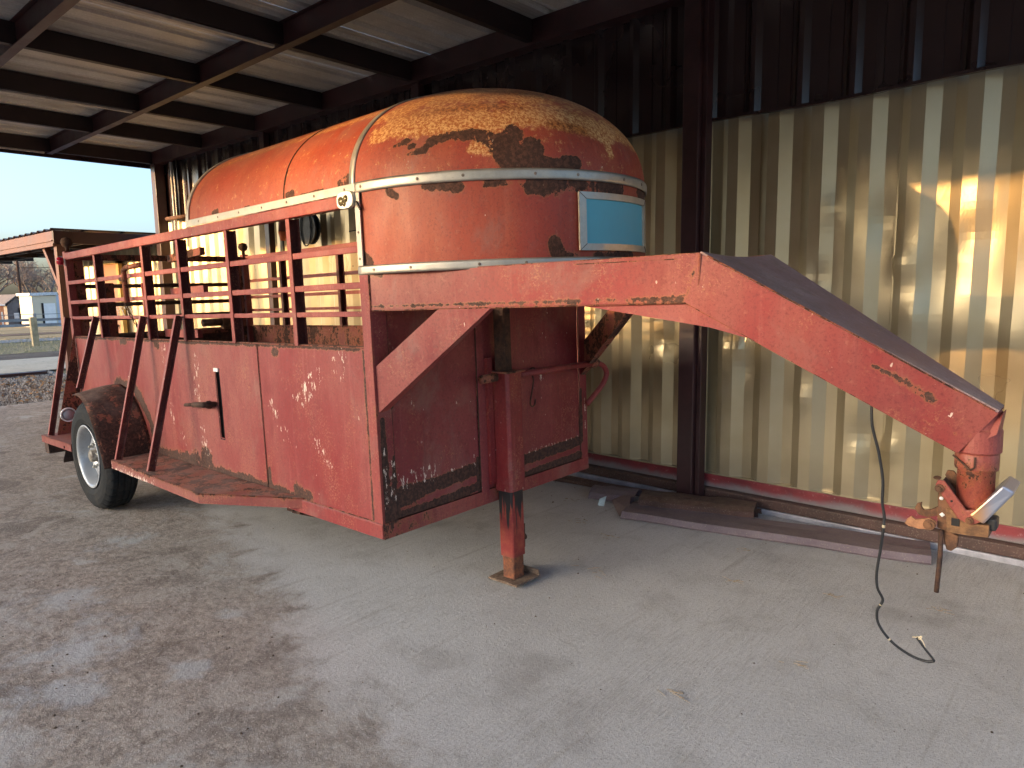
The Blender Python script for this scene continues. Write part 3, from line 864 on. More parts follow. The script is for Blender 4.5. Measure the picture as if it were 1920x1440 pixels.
MB().box(-.1, .0, .0, WD, .425, .43).build('floor_front', M_rustd, T)
# far side, lower wall and floor
def f_in(u, v, w): return .12+.10*math.sin(u*4)
MB().box(UR, -.05, WD-.012, WD, .42, 1.26).build('side_sheet', M_rusty, T)
MB().box(UR, -.01, .02, WD-.02, .44, .47).build('floor', M_rustd, T)
# top rail, side rails, posts (near and far)
ROW = [1.684, 1.531, 1.409]
for sgn, v0 in ((1, 0.), (-1, WD)):
    def V(a): return v0+sgn*a
    lo, hi = sorted((V(-.005), V(.035)))
    MB().box(UR, -.055, lo, hi, 1.862, 1.915).build('top_rail', M_rail, T, bevel=.004)
    for i, w_ in enumerate(ROW):
        lo, hi = sorted((V(.001), V(.011)))
        h_ = (.0145, .014, .012)[i]
        us = [UR]+([-3.24, -2.37, -1.835, -1.225, -.60])+[-.055]
        for a, b in zip(us, us[1:]):
            MB().box(a+(.013 if a > UR else .0), b-.019 if b < -.1 else b, lo, hi, w_-h_, w_+h_).build('rail', M_rail, T, bevel=.003)
    for u_ in (-3.24, -2.37, -1.835, -1.225, -.60):
        lo, hi = sorted((V(-.004), V(.07)))
        f0, f1 = sorted((V(-.004), V(.003)))
        k0, k1 = sorted((V(.046), V(.051)))
        MB().box(u_-.019, u_+.013, f0, f1, 1.262, 1.861).build('post', M_rail, T, bevel=.0015)
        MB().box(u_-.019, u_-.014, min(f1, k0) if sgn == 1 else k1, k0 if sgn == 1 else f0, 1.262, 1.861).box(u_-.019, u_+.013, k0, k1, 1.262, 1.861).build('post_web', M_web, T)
    if sgn == 1:
        pass
    lo, hi = sorted((V(-.0), V(.055)))
    MB().box(UR-.06, UR, lo, hi, .42, 1.93).build('rear_post', M_rail, T, bevel=.005)
    MB().lathe((UR-.03, V(.03), 1.93), (0,0,1), [(.016,0),(.014,.03),(.034,.045),(.043,.07),(.034,.10),(.0,.112)], 16).build('post_ball', M_rustd, T, smooth=True)
    # inner upright lip that reads dark just inside each post
# top edge angle on lower sheets
MB().box(UR, -.06, .004, .04, 1.262, 1.267).build('sheet_edge', M_rusty, T)
MB().box(UR, -.06, WD-.04, WD-.013, 1.262, 1.27).build('sheet_edge', M_rusty, T)
# marker lights
MB().lathe((UR-.02, -.035, 1.855), (0,-1,0), [(.0,-.02),(.032,-.02),(.034,.0),(.026,.018),(0,.024)], 16).build('marker_light', m_plain('red_lens', (.35,.01,.03), .2, 0, .1), T, smooth=True)
m = MB()
def oval(rx, rz, n=24, p=3.0):
    return [(rx*math.copysign(abs(math.cos(t))**(2/p), math.cos(t)), rz*math.copysign(abs(math.sin(t))**(2/p), math.sin(t))) for t in [2*math.pi*k/n for k in range(n)]]
lt = MB().prism([(-.10+a, -.012, 1.888+b) for a, b in oval(.056, .037)], (0,-.018,0)).build('side_light', m_alu('chrome', (.8,.76,.66)), T, bevel=.003)
for k, (a, b, ra) in enumerate(((-.125,1.885,.02), (-.09,1.892,.016), (-.10,1.872,.012))):
    MB().lathe((a, -.030, b), (0,-1,0), [(ra,0),(ra*.8,.004),(0,.006)], 10).build('lamp_glass', m_plain('lamp_glass', (.16,.13,.06), .15, .3, .5, 60), lt, smooth=True)
MB().tube([(-.05,-.01,1.875), (-.03,-.02,1.872), (-.012,-.014,1.84)], .006, 6).build('light_wire', M_black, T)
# rear gate: frame, bars, lower sheet
rg = MB().box(UR-.05, UR-.02, .075, WD-.075, .45, 1.24).build('gate_sheet', M_rustd, T)
MB().box(UR-.05, UR-.01, .06, WD-.06, 1.862, 1.91).build('gate_header', M_rusty, T, bevel=.004)
for w_ in (1.655, 1.505, 1.39, 1.25): MB().tube([(UR-.035, .06, w_), (UR-.035, WD-.06, w_)], .017, 8).build('gate_bar', M_rustd, T, smooth=True)
for v_ in (.09, .30, WD-.10): MB().box(UR-.06, UR-.015, v_-.035, v_+.035, .45, 1.86 if v_ < .2 or v_ > 1 else 1.68).build('gate_upright', M_rusty, T, bevel=.004)
MB().box(UR-.01, UR+.03, .55, 1.25, 1.22, 1.255).build('gate_shelf', M_rusty, T)
MB().tube([(UR+.03,1.02,1.315),(UR+.03,1.30,1.315)], .035, 10).build('gate_bolt', M_rustd, T, smooth=True)
MB().box(UR+.0, UR+.07, 1.19, 1.30, 1.25, 1.35).build('gate_catch', M_rust, T, bevel=.01)
# inner divider gate close to the near side
MB().bar((-2.34,.16,1.78), (-1.86,.16,1.80), .03, .045).build('divider_bar', M_rusty, T)
MB().bar((-2.34,.16,1.565), (-1.86,.16,1.57), .03, .045).build('divider_bar', M_rail, T)
MB().bar((-2.34,.10,1.30), (-1.86,.10,1.30), .03, .05).build('divider_bar', M_rail, T)
# latch handle and chain
MB().tube([(-2.40,.0,1.745), (-2.58,-.03,1.735), (-2.605,-.035,1.72), (-2.61,-.035,1.70), (-2.60,-.035,1.51)], .017, 10).build('latch_handle', M_rusty, T, smooth=True)
MB().tube([(-2.61,-.03,1.66), (-2.72,-.02,1.665)], .014, 8).build('latch_pin', M_rustd, T, smooth=True)
MB().tube([(-2.44,.02,1.63), (-2.44,.02,1.36)], .018, 10).build('latch_rod', M_rail, T, smooth=True)
m = MB(); pts = [(-2.66+.028*i-.002*(i > 5), -.03, 1.50-.028*i+.0008*i*i) for i in range(9)]
for i, p in enumerate(pts):
    a = .013; hh = []
    for k in range(8):
        t_ = k*math.pi/4
        d = Vector((.6, 0, -.8)) if i < 6 else Vector((.2,0,-1)).normalized()
        s_ = Vector((0,1,0)) if i % 2 else Vector((.8,0,.6))
        hh.append(tuple(Vector(p)+d*.02*math.cos(t_)+s_*.008*math.sin(t_)))
    m.tube(hh+[hh[0]], .0028, 5, cap=False)
m.build('chain', M_rustd, T)

# running boards
def board(poly, w_=.5, th=.055):
    m = MB().prism([(a, b, w_) for a, b in reversed(poly)], (0,0,-.008))
    # folded rim
    for (a, b), (c, d) in zip(poly, poly[1:]):
        nseg = 8; nn = Vector((-(d-b), c-a, 0)).normalized()*.006
        for q in range(nseg):
            a_, b_ = a+(c-a)*q/nseg, b+(d-b)*q/nseg; c_, d_ = a+(c-a)*(q+1)/nseg, b+(d-b)*(q+1)/nseg
            m.prism([(a_, b_, w_-.0005), (c_, d_, w_-.0005), (c_, d_, w_-th), (a_, b_, w_-th)], nn)
    return m
fb = board([(-2.50,-.008), (-2.50,-.27), (-1.19,-.29), (-.64,-.008)])
fb.build('running_board', M_rusty, T, attrs={'rust': lambda u, v, w: .0 if w > .49 else -.32, 'chip': lambda u, v, w: .62 if (w < .4995 and u < -1.7) else .2})
board([(-4.02,.0), (-4.02,-.27), (-3.34,-.26), (-3.34,-.008)]).build('running_board', M_rusty, T, attrs={'rust': lambda u, v, w: -.2})
MB().box(-4.0, -3.9, -.26, -.1, .36, .44).build('step_bracket', M_rustd, T)
MB().box(-.82, -.70, .0, .05, .40, .42).bar((-.78,.02,.41),(-.70,.10,.38),.10,.01).build('floor_bracket', M_rustd, T)
# slanting side braces
for (ut, ub, wb_, vb) in ((-3.885,-3.90,.502,-.235), (-3.24,-3.20,.915,-.20), (-2.37,-2.44,.502,-.245), (-1.835,-1.92,.502,-.245)):
    A = Vector((ub, vb, wb_)); B = Vector((ut, -.030, 1.415)); d_ = (B-A).normalized()
    Un = Vector((0,-1,0)); r_v = d_.cross(Un).normalized(); Un = r_v.cross(d_)
    if r_v.x < 0: r_v = -r_v
    m = MB()
    m.bar(A+Un*.018, B+Un*.018, .022, .006, Un)
    m.build('side_brace', M_rail, T, bevel=.0015)
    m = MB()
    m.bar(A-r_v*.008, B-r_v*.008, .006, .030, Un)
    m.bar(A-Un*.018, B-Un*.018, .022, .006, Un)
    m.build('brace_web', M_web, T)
# transverse gusset at the rear with tail light
MB().prism([(-3.865,-.003,1.30), (-3.865,-.20,.502), (-3.865,-.003,.502)], (-.006,0,0)).build('rear_gusset', M_rusty, T)
tl = MB().lathe((-3.84,-.115,.655), (1,0,0), [(.0,-.01),(.056,-.01),(.056,.012),(.049,.012),(.047,.0),(.0,.0)], 24).build('tail_light', m_plain('white_ring', (.7,.7,.68), .4), T, smooth=False)
MB().lathe((-3.835,-.115,.655), (1,0,0), [(.045,0),(.03,.012),(.0,.016)], 20).build('light_back', m_plain('grey_plastic', (.3,.28,.29), .4), tl, smooth=True)
# fender
FC0 = (-3.00, .455)
def fend(a, b):
    th = R(-2)+R(184)*a
    flare = .012*math.sin(a*9)+.018*(b**3)
    r_ = .475+.004*math.sin(a*14+b*3)-.03*b*b*(1 if a > .85 else 0)
    k_ = 1-.62*max(0, min(1, (a-.54)/.12))
    v_ = -.003-(.285+flare*(1 if b > .6 else 0))*b*k_
    return (FC0[0]+r_*math.cos(th), v_, FC0[1]+r_*math.sin(th)-.035*(b**2)*math.sin(th))
MB().grid(fend, 60, 12).build('fender', M_rusty, T, smooth=True, solid=.004, attrs={'rust': lambda u, v, w: .10})
MB().grid(lambda a, b: (-3.478-.01*math.sin(b*3), -.01-.26*a+.01*math.sin(b*5), .47-.12*b), 6, 6).build('mud_flap', M_rustd, T, solid=.006)
MB().box(-3.46,-3.40,-.14,-.02,.60,.64).build('fender_bracket', M_rust, T)

# wheels
def wheel(sgn, vo):
    c = Vector((-3.03, vo, .447)); r0 = .385; wd = .225
    par = []
    # tyre: profile across the width (t from outer to inner), tread grooves and shoulder lugs
    N = 144
    prof = [(.215,.035),(.235,.012),(.27,.0),(.315,.002),(.345,.010),(.362,.020),(.375,.030)]
    tread = [(.3835,.040,0),(.385,.052,0),(.385,.066,0),(.376,.069,1),(.376,.075,1),(.385,.078,0),(.386,.092,0),(.386,.106,0),(.377,.109,1),(.377,.117,1),(.386,.120,0),(.386,.134,0),(.385,.148,0),(.376,.151,1),(.376,.157,1),(.385,.160,0),(.385,.174,0),(.3835,.186,0)]
    full = [(r, t, -1) for r, t in prof]+tread+[(r, wd-t, -1) for r, t in reversed(prof)]
    m = MB(); K = len(full)
    for i in range(N):
        th = 2*math.pi*i/N
        for (r, t, g_) in full:
            rr = r; tt = t
            if g_ == 1: tt += .004*math.sin(th*36)
            if g_ == 0 and (t < .05 or t > .175 or .047 < t < .068) and i % 4 == 0: rr -= .008
            if g_ == -1 and r > .355 and i % 4 == 0: rr -= .006
            if g_ == 0 and .08 < t < .15 and (i+2) % 6 == 0: rr -= .005
            # bulge flattened at the ground
            z = rr*math.sin(th)
            if z < -.372: z = -.372-(abs(z)-.372)*.35
            m.v.append((c.x+rr*math.cos(th), c.y+sgn*t, c.z+z))
    for i in range(N):
        j = (i+1) % N
        for k in range(K-1):
            m.f.append((i*K+k, i*K+k+1, j*K+k+1, j*K+k))
    ty = m.build('tyre', M_tyre, T)
    # rim barrel + lip
    rm = MB().lathe(c, (0,sgn,0), [(.222,.014),(.226,.010),(.222,.006),(.212,.008),(.205,.020),(.196,.036),(.194,.060),(.182,.090),(.178,.16),(.186,.20),(.215,.205)], 64)
    rim = rm.build('rim', M_rim, T, smooth=True)
    rim.data.polygons.foreach_set('use_smooth', [len(p.vertices) == 4 for p in rim.data.polygons])
    # remove end caps (open barrel): rebuild without caps
    me = rim.data; import bmesh as bmm
    b = bmm.new(); b.from_mesh(me)
    bmm.ops.delete(b, geom=[f for f in b.faces if len(f.verts) > 4], context='FACES'); b.to_mesh(me); b.free()
    # disc with vent holes
    NH = 8
    def dfn(a, b_):
        th = 2*math.pi*a; r = .062+.116*b_
        h_ = .050+.030*math.sin(b_*math.pi)*-1*.6+(.028*(b_ > .9))
        h_ = .074-.020*math.sin(min(1, b_*1.25)*math.pi)+.012*b_
        return (c.x+r*math.cos(th), c.y+sgn*h_, c.z+r*math.sin(th))
    def sk(a, b_):
        th = (a*NH) % 1-.5; r = .062+.116*b_
        x_ = th*2*math.pi/NH*.135; y_ = r-.142
        return (x_/.023)**2+(y_/.017)**2 < 1
    MB().grid(dfn, 192, 26, skip=sk).build('wheel_disc', M_rim, rim, smooth=True)
    MB().lathe(c, (0,sgn,0), [(.0,.022),(.038,.022),(.044,.029),(.044,.070),(.062,.073),(.062,.082)], 28).build('hub', m_rust('hub_rust', (.10,.07,.05), (.30,.27,.22), .5), rim, smooth=True)
    MB().lathe(c, (0,sgn,0), [(.0,.128),(.150,.128),(.158,.134),(.158,.17),(0,.17)], 32).build('brake_drum', M_rustd, rim)
    for k in range(6):
        th = k*math.pi/3+.3
        MB().lathe(c+Vector((.085*math.cos(th), 0, .085*math.sin(th))), (0,sgn,0), [(.0,.036),(.010,.038),(.011,.055),(.011,.072)], 6).build('wheel_nut', M_alu, rim)
wheel(1, -.255)
wheel(-1, WD+.255)
MB().tube([(-3.03,-.05,.447), (-3.03,WD+.05,.447)], .035, 10).build('axle', M_rustd, T, smooth=True)
for v_ in (.25, WD-.25): MB().bar((-3.40,v_,.40), (-2.62,v_,.40), .06, .03).build('leaf_spring', M_rustd, T)

# ---------------- nose and canopy
U0, NA, HB = -.05, .80, .76
WT, RISE, NN = 1.94, .475, 2.15
UC = -1.66
Ls = U0-UC; Le = math.pi*.5*(NA+HB)*1.0
TOT = 2*Ls+Le
def outline(s_):
    L_ = s_*TOT
    if L_ <= Ls: return (UC+L_, 0., UC+L_, HB)
    if L_ >= Ls+Le: return (UC+(TOT-L_), 2*HB, UC+(TOT-L_), HB)
    ph = (L_-Ls)/Le*math.pi
    return (U0+NA*math.sin(ph), HB-HB*math.cos(ph), U0, HB)
def dome(s_, t_, off=0.):
    bu, bv, mu, mv = outline(s_)
    an = t_*math.pi/2
    r_ = max(0, math.cos(an))**(2/NN); h_ = math.sin(an)**(2/NN)
    if t_ <= 0: r_, h_ = 1., 0.
    if t_ >= 1: r_, h_ = 0., 1.
    d = Vector((bu-mu, bv-mv, 0)); l = d.length
    return Vector((mu, mv, 0))+d*(r_*(1+off/l))+Vector((0, 0, WT+(RISE+off)*h_))
def tmap(b): return b**1.25
RB = [((.22,.05,2.035),(.29,.08,2.045),.010,.018), ((.29,.08,2.045),(.31,.09,2.08),.018,.026), ((.31,.09,2.08),(.38,.13,2.10),.026,.034), ((.38,.13,2.10),(.44,.18,2.095),.034,.034),
      ((.44,.18,2.095),(.50,.22,2.085),.032,.036), ((.50,.22,2.085),(.54,.26,2.05),.038,.055), ((.545,.28,2.05),(.56,.31,2.10),.055,.04), ((.56,.31,2.10),(.56,.32,2.15),.042,.022),
      ((.545,.265,2.03),(.575,.29,1.98),.06,.055), ((.58,.29,1.98),(.62,.35,2.02),.05,.05), ((.62,.35,2.03),(.63,.36,1.975),.05,.04), ((.63,.36,1.975),(.675,.44,1.975),.03,.022), ((.69,.47,1.98),(.705,.51,1.98),.03,.03),
      ((.145,.05,2.07),(.20,.06,2.09),.009,.018), ((.20,.06,2.09),(.25,.075,2.11),.02,.012), ((.23,.06,2.065),(.24,.065,2.07),.018,.018),
      ((.16,.03,1.945),(.22,.04,1.945),.008,.01), ((-.3,0,1.95),(-.6,0,1.95),.014,.006), ((-.16,0,1.96),(-.11,0,1.965),.03,.04), ((-.55,0,1.965),(-.60,0,1.97),.028,.012), ((-1.35,0,1.96),(-1.30,0,1.965),.018,.02), ((-1.0,0,1.95),(-.95,0,1.95),.012,.012),
      ((-.62,.0,2.0),(-.62,.05,2.2),.008,.010), ((-.62,.05,2.2),(-.60,.15,2.3),.016,.03)]
RO = [((.10,.11,2.22),(.25,.15,2.22),.03,.05), ((.25,.15,2.22),(.50,.36,2.235),.05,.06), ((.5,.36,2.235),(.60,.50,2.235),.05,.05), ((.60,.50,2.235),(.68,.75,2.2),.05,.03), ((.62,.48,2.13),(.68,.60,2.12),.05,.05), ((.3,.2,2.3),(.45,.6,2.33),.06,.08),
      ((-1.6,.15,2.26),(-.1,.20,2.34),.05,.07), ((-1.5,.3,2.36),(0,.35,2.40),.08,.1)]
RP = [((.03,.05,2.14),(.15,.09,2.18),.035,.05), ((.15,.09,2.16),(.30,.13,2.19),.06,.075), ((.30,.13,2.17),(.44,.21,2.16),.07,.07), ((.44,.21,2.15),(.55,.30,2.15),.06,.05), ((.47,.195,2.045),(.525,.225,2.035),.035,.035),
      ((.55,.33,2.2),(.64,.55,2.18),.05,.06), ((.60,.50,2.15),(.70,.72,2.12),.05,.055), ((.70,.70,2.10),(.73,.72,2.03),.035,.02), ((.69,.80,2.16),(.66,1.05,2.13),.05,.05), ((.62,.45,2.02),(.64,.47,2.02),.03,.03),
      ((-1.5,.16,2.28),(-.9,.19,2.32),.03,.04), ((-.85,.17,2.31),(-.1,.20,2.33),.05,.06), ((-1.6,.09,2.26),(-.9,.08,2.26),.015,.03), ((-.05,.1,2.26),(.1,.15,2.30),.05,.06), ((.2,.25,2.34),(.5,.5,2.30),.08,.06)]
RP2 = [(a, b, p*1.45, q*1.45) for a, b, p, q in RP]
RR = [((.385,.15,2.145),(.41,.165,2.165),.018,.022)]
def a_rust(u, v, w): return max(0., min(.62, .46+seg_blob(RB, (u, v, w))*.55))
def a_or(u, v, w): return max(0., .18+seg_blob(RO, (u, v, w))*.7, .50*max(0., min(1., (w-2.16)/.16)) if u < -.1 else 0)
def a_pale(u, v, w):
    g0 = .20*max(0., min(1., (w-2.10)/.06))*max(0., min(1., (u+.05)/.08))
    return max(0., .10+g0+max(0., seg_blob(RP2, (u, v, w)))*.62)-max(0, seg_blob(RR, (u, v, w)))*2.5
MB().grid(lambda a, b: dome(a, tmap(b)), 520, 90).build('canopy_roof', M_dome, T, smooth=True, attrs={'rust': a_rust, 'orange': a_or, 'pale': a_pale})
# rear edge band of the canopy
ed = MB()
def redge(a, b):
    p = dome(0, 0) if a <= 0 else None
    k = a*2
    q = dome(0., tmap(k), .004) if k <= 1 else dome(1., tmap(2-k), .004)
    return (UC-.012+.034*b, q.x*0+q.y, q.z)
MB().grid(redge, 80, 1).build('canopy_edge', M_alu, T, solid=.006)
# roof seams
def seam(u_, wdt, name, mat, off=.003):
    s0 = (u_-UC)/TOT
    MB().grid(lambda a, b: (lambda k, s_: tuple(dome(s_ if k <= 1 else 1-s_, tmap(k if k <= 1 else 2-k), off)))(a*2, s0+(b-.5)*wdt/TOT), 90, 1).build(name, mat, T, smooth=True, solid=.004)
seam(-.075, .036, 'canopy_strap', M_alu)
seam(-.62, .006, 'canopy_seam', M_rustd, .001)
# nose side wall
nose_r = [((.13,.03,1.90),(.17,.035,1.875),.02,.014), ((-.035,0,1.90),(-.03,0,1.87),.02,.006), ((.30,.08,1.905),(.42,.13,1.895),.02,.03), ((.5,.21,1.90),(.72,.55,1.90),.02,.03), ((.62,.34,1.89),(.75,.76,1.895),.04,.045), ((.64,.42,1.9),(.66,.45,1.83),.035,.02), ((.66,.42,1.66),(.67,.44,1.62),.03,.035), ((.66,.45,1.61),(.75,.85,1.61),.035,.035), ((-.035,0,1.66),(.0,0,1.62),.02,.03),
          ((-.045,0,1.8),(-.045,0,1.7),.012,.008), ((.74,.95,1.9),(.62,1.2,1.88),.03,.03)]
def n_rust(u, v, w): return max(0., min(.6, .44+seg_blob(nose_r, (u, v, w))*.45))
def nose_pt(a, w_, off=0.):
    s0 = (U0-.01-UC)/TOT; s1 = 1-s0
    bu, bv, mu, mv = outline(s0+(s1-s0)*a)
    d = Vector((bu-mu, bv-mv, 0)).normalized()
    return Vector((bu, bv, w_))+d*off
MB().grid(lambda a, b: nose_pt(a, 1.575+.365*b), 300, 50).build('nose_sheet', M_dome, T, smooth=True, attrs={'rust': n_rust, 'orange': lambda *a: -.3, 'pale': lambda *a: -.6})
MB().poly([tuple(nose_pt(k/40, 1.58)) for k in range(41)]).build('nose_floor', M_rusty, T)
# belts
def belt(w_, h_, a0, a1, name='belt_trim', n=90, off=.006):
    MB().grid(lambda a, b: nose_pt(a0+(a1-a0)*a, w_-h_/2+h_*b, off+(.003 if .15 < b < .85 else 0)), n, 6).build(name, M_alu, T, smooth=True, solid=.003)
belt(1.933, .042, 0, 1)
MB().box(UC-.01, U0+.0, -.012, -.005, 1.915, 1.953).build('belt_trim', M_alu, T, bevel=.002)
MB().box(UC-.01, U0+.0, WD+.005, WD+.012, 1.915, 1.953).build('belt_trim', M_alu, T, bevel=.002)
belt(1.592, .036, 0, 1)
MB().box(-.052, -.020, -.014, -.006, 1.611, 1.913).build('corner_trim', M_alu, T, bevel=.002)
m_riv = m_rust('rivet', (.10,.07,.05), (.25,.2,.16), .5)
for k in range(11):
    a = .03+.94*k/10
    for w_ in (1.933, 1.592):
        p = nose_pt(a+.01*math.sin(k*3+w_*9), w_, .011); q = nose_pt(a+.01*math.sin(k*3+w_*9), w_, 0)
        MB().lathe(p, p-q, [(.0065,0),(.006,.002),(.002,.0025),(0,.002)], 8).build('rivet', m_riv, T)
for k in range(7):
    MB().lathe((-1.5+.23*k, -.013, 1.934), (0,-1,0), [(.006,0),(.004,.002),(0,.002)], 8).build('rivet', m_riv, T)
for w_ in (1.64, 1.75, 1.87): MB().lathe((-.036, -.015, w_), (0,-1,0), [(.006,0),(.004,.002),(0,.002)], 8).build('rivet', m_riv, T)
# nose window
def ell(v_, w_, off):
    q = (v_-HB)/HB; u_ = U0+NA*math.sqrt(1-q*q)
    n_ = Vector(((u_-U0)/NA**2, (v_-HB)/HB**2, 0)).normalized()
    return Vector((u_, v_, w_))+n_*off
wf = MB()
v0, v1, w0, w1 = .515, 1.005, 1.636, 1.868
fw_ = .027
for (a, b, c_, d) in ((v0, v1, w1-fw_, w1), (v0, v1, w0, w0+fw_), (v0, v0+fw_*1.2, w0+fw_, w1-fw_), (v1-fw_*1.2, v1, w0+fw_, w1-fw_)):
    wf.grid(lambda x, y: ell(a+(b-a)*x, c_+(d-c_)*y, .012), 12, 2)
wfo = wf.build('window_frame', M_alu, T, solid=.010)
for (a_, b_, c_, d_) in ((v0,v0+fw_*1.2,w1,w1-fw_),(v0,v0+fw_*1.2,w0,w0+fw_),(v1,v1-fw_*1.2,w1,w1-fw_),(v1,v1-fw_*1.2,w0,w0+fw_)):
    MB().tube([ell(a_,c_,.0175), ell(b_,d_,.0175)], .0012, 4).build('mitre_joint', M_rustd, wfo)
MB().grid(lambda x, y: ell(v0+.02+(v1-v0-.04)*x, w0+.015+(w1-w0-.03)*y, .008), 14, 2).build('window_pane', m_plain('sky_blue_panel', (.10,.42,.54), .5, 0, .03, 6, .01), wfo, smooth=True)

# ---------------- gooseneck
def nk(u_, v_, w_, far=False): return Vector((u_, (WD-v_) if far else v_, w_))
def f_nr(u, v, w):
    k = 0.
    for (a, b, ra, rb) in (((.0,0,1.44),(1.22,0,1.43),.02,.03), ((1.8,0,1.2),(1.95,0,1.10),.02,.03), ((1.27,0,1.58),(1.23,0,1.43),.012,.016), ((2.0,0,1.0),(2.05,0,.98),.03,.02), ((0,0,1.57),(.4,0,1.57),.02,.01), ((.45,0,1.57),(.6,0,1.57),.012,.012)):
        k = max(k, seg_blob([(a, b, ra, rb)], (u, 0, w)))
    return max(0, k)*.42+.03
for far in (False, True):
    m = MB()
    st_ = [((0,.0,1.425), (0,.0,1.573)), ((1.225,.436,1.420), (1.275,.452,1.587)), ((2.02,.695,.930), (2.118,.705,1.062))]
    for (a0, a1), (b0, b1) in zip(st_, st_[1:]):
        A0, A1, B0, B1 = [Vector(q) for q in (a0, a1, b0, b1)]
        def fn(a, b):
            p = (A0.lerp(A1, b)).lerp(B0.lerp(B1, b), a)
            return nk(p.x, p.y, p.z, far)
        m.grid(fn, 40, 10)
    m.build('neck_side_plate', M_neck, T, solid=.010, attrs={'rust': f_nr, 'chip': lambda u, v, w: .05})
    # lower flange of the beam
    m = MB().hexa([nk(0,.0,1.420,far), nk(1.225,.436,1.415,far), nk(1.225,.476,1.415,far), nk(0,.05,1.420,far), nk(0,0,1.4245,far), nk(1.225,.436,1.4195,far), nk(1.225,.476,1.4195,far), nk(0,.05,1.4245,far)])
    m.build('neck_flange', M_rusty, T)
    MB().hexa([nk(0,.004,1.574,far), nk(1.27,.452,1.586,far), nk(1.27,.50,1.586,far), nk(0,.05,1.574,far), nk(0,.004,1.578,far), nk(1.27,.452,1.590,far), nk(1.27,.50,1.590,far), nk(0,.05,1.578,far)]).build('neck_flange', M_rusty, T)
    # reinforcing gusset inside the bend
    g_ = [nk(.86,.322,1.418,far), nk(1.226,.452,1.418,far), nk(1.50,.54,1.265,far), nk(1.30,.472,1.330,far)]
    MB().prism(g_, (0, .008 if not far else -.008, 0)).build('neck_gusset', M_neck, T)
    # corner braces from beam to front post
    z0 = .0 if not far else WD
    k_ = 1 if not far else -1
    br = [Vector((.003, z0+k_*.004, .984)), Vector((.004, z0+k_*.004, 1.185)), Vector((.30, z0+k_*.105, 1.419)), Vector((.52, z0+k_*.185, 1.419))]
    MB().prism(br, (0, .012*k_, 0)).prism([br[0], br[3], br[3]+Vector((-.02, .05*k_, 0)), br[0]+Vector((-.003,.05*k_,.0))], (0,0,.005)).build('corner_brace', M_rail if not far else M_rusty, T, attrs={'rust': lambda u, v, w: .02})
MB().tube([(1.277-.0012*k, .445+.0008*k, 1.586-.0335*k/2) for k in range(10)], .006, 6).build('weld_seam', M_rusty, T)
MB().tube([(.004,-.006,1.43+.14*k/8) for k in range(9)], .004, 5).build('weld_seam', M_rusty, T)
MB().tube([(1.275+.0205*k*2.05, .447+.0123*k, 1.588-.0256*k-.0*k) for k in range(0)] or [(1.30,.455,1.577),(1.7,.573,1.328),(2.11,.698,1.068)], .003, 5).build('edge_bead', M_rusty, T)
# top plate between the side plates
def tp(a, b):
    n0 = Vector((1.275,.452,1.590)); n1 = Vector((1.275,1.068,1.590)); e0 = Vector((2.118,.705,1.066)); e1 = Vector((2.118,.815,1.066))
    p = n0.lerp(n1, b).lerp(e0.lerp(e1, b), a)
    p.z -= .014*math.sin(b*math.pi)*(1-a)
    return p
MB().grid(tp, 50, 14).build('neck_top_plate', M_necktop, T, solid=.008, smooth=False)
MB().grid(lambda a, b: Vector((1.225,.44,1.418)).lerp(Vector((1.225,1.08,1.418)), b).lerp(Vector((2.02,.70,.928)).lerp(Vector((2.02,.82,.928)), b), a), 4, 2).build('neck_bottom_plate', M_rusty, T, solid=.006)
MB().box(.2,.26,.1,WD-.1,1.42,1.56).box(1.22,1.27,.47,1.05,1.42,1.56).build('neck_crossmember', M_rusty, T)
# under deck between the beams
MB().grid(lambda a, b: (.004+1.2*a, (.0+.42*a)+(WD-.84*a)*b, 1.571), 4, 4).build('deck_plate', M_rusty, T, solid=.004)
# coupler tube and collar
cu, cv = 2.062, .76
lean = Vector((-.02, 0, 1)).normalized()
MB().prism([(2.02,.700,.932),(2.118,.702,.998),(2.128,.73,1.062),(2.128,.79,1.062),(2.118,.818,.998),(2.02,.82,.932)], (0,0,-.002)).build('neck_nose_plate', M_neck, T)
MB().lathe((cu,cv,.0), (0,0,1), [(.061,.925),(.066,.932),(.066,.998),(.061,1.004),(.061,1.060),(.05,1.066)], 32).build('neck_collar', M_neck, T, smooth=False, bevel=.002)
MB().lathe((cu,cv,.0), (0,0,1), [(.0,.730),(.046,.742),(.0515,.76),(.0515,.868),(.058,.872),(.060,.880),(.060,.922),(.056,.928)], 32).build('coupler_tube', M_coupler, T, smooth=True, attrs={'rust': lambda u, v, w: .15 if .855 < w < .90 else .02})
MB().tube([(2.004,.70+.02,.915), (2.03,.70,.90), (2.055,.694,.878)], .003, 5).tube([(2.066,.695,.92),(2.066,.695,.888),(2.055,.694,.878)], .003, 5).build('weld_seam', M_rustd, T)
# coupler mechanism
def plate(pts, v_, th, name, mat, par=T, bev=.003, **k):
    return MB().prism([(a, v_, b) for a, b in pts], (0, th, 0)).build(name, mat, par, bevel=bev, **k)
arm = plate([(1.965,.820),(1.972,.838),(1.990,.838),(2.052,.752),(2.080,.760),(2.096,.748),(2.092,.722),(2.064,.706),(2.030,.722)], cv-.078, .010, 'coupler_arm', M_coupler)
plate([(1.965,.820),(1.972,.838),(1.990,.838),(2.052,.752),(2.080,.760),(2.096,.748),(2.092,.722),(2.064,.706),(2.030,.722)], cv+.068, .010, 'coupler_arm', M_rust)
def m_steel():
    t = NT('blued_steel'); X = t.sep(); n = t.noise(20, 4)
    k = t.ss(t.mth('ADD', X[0], t.mth('MULTIPLY', n, .02)), 2.085, 2.14)
    c = t.mix(k, (.50,.28,.14), (.30,.33,.42))
    return t.out(c, .35, .6, t.bump(n, .2, .002))
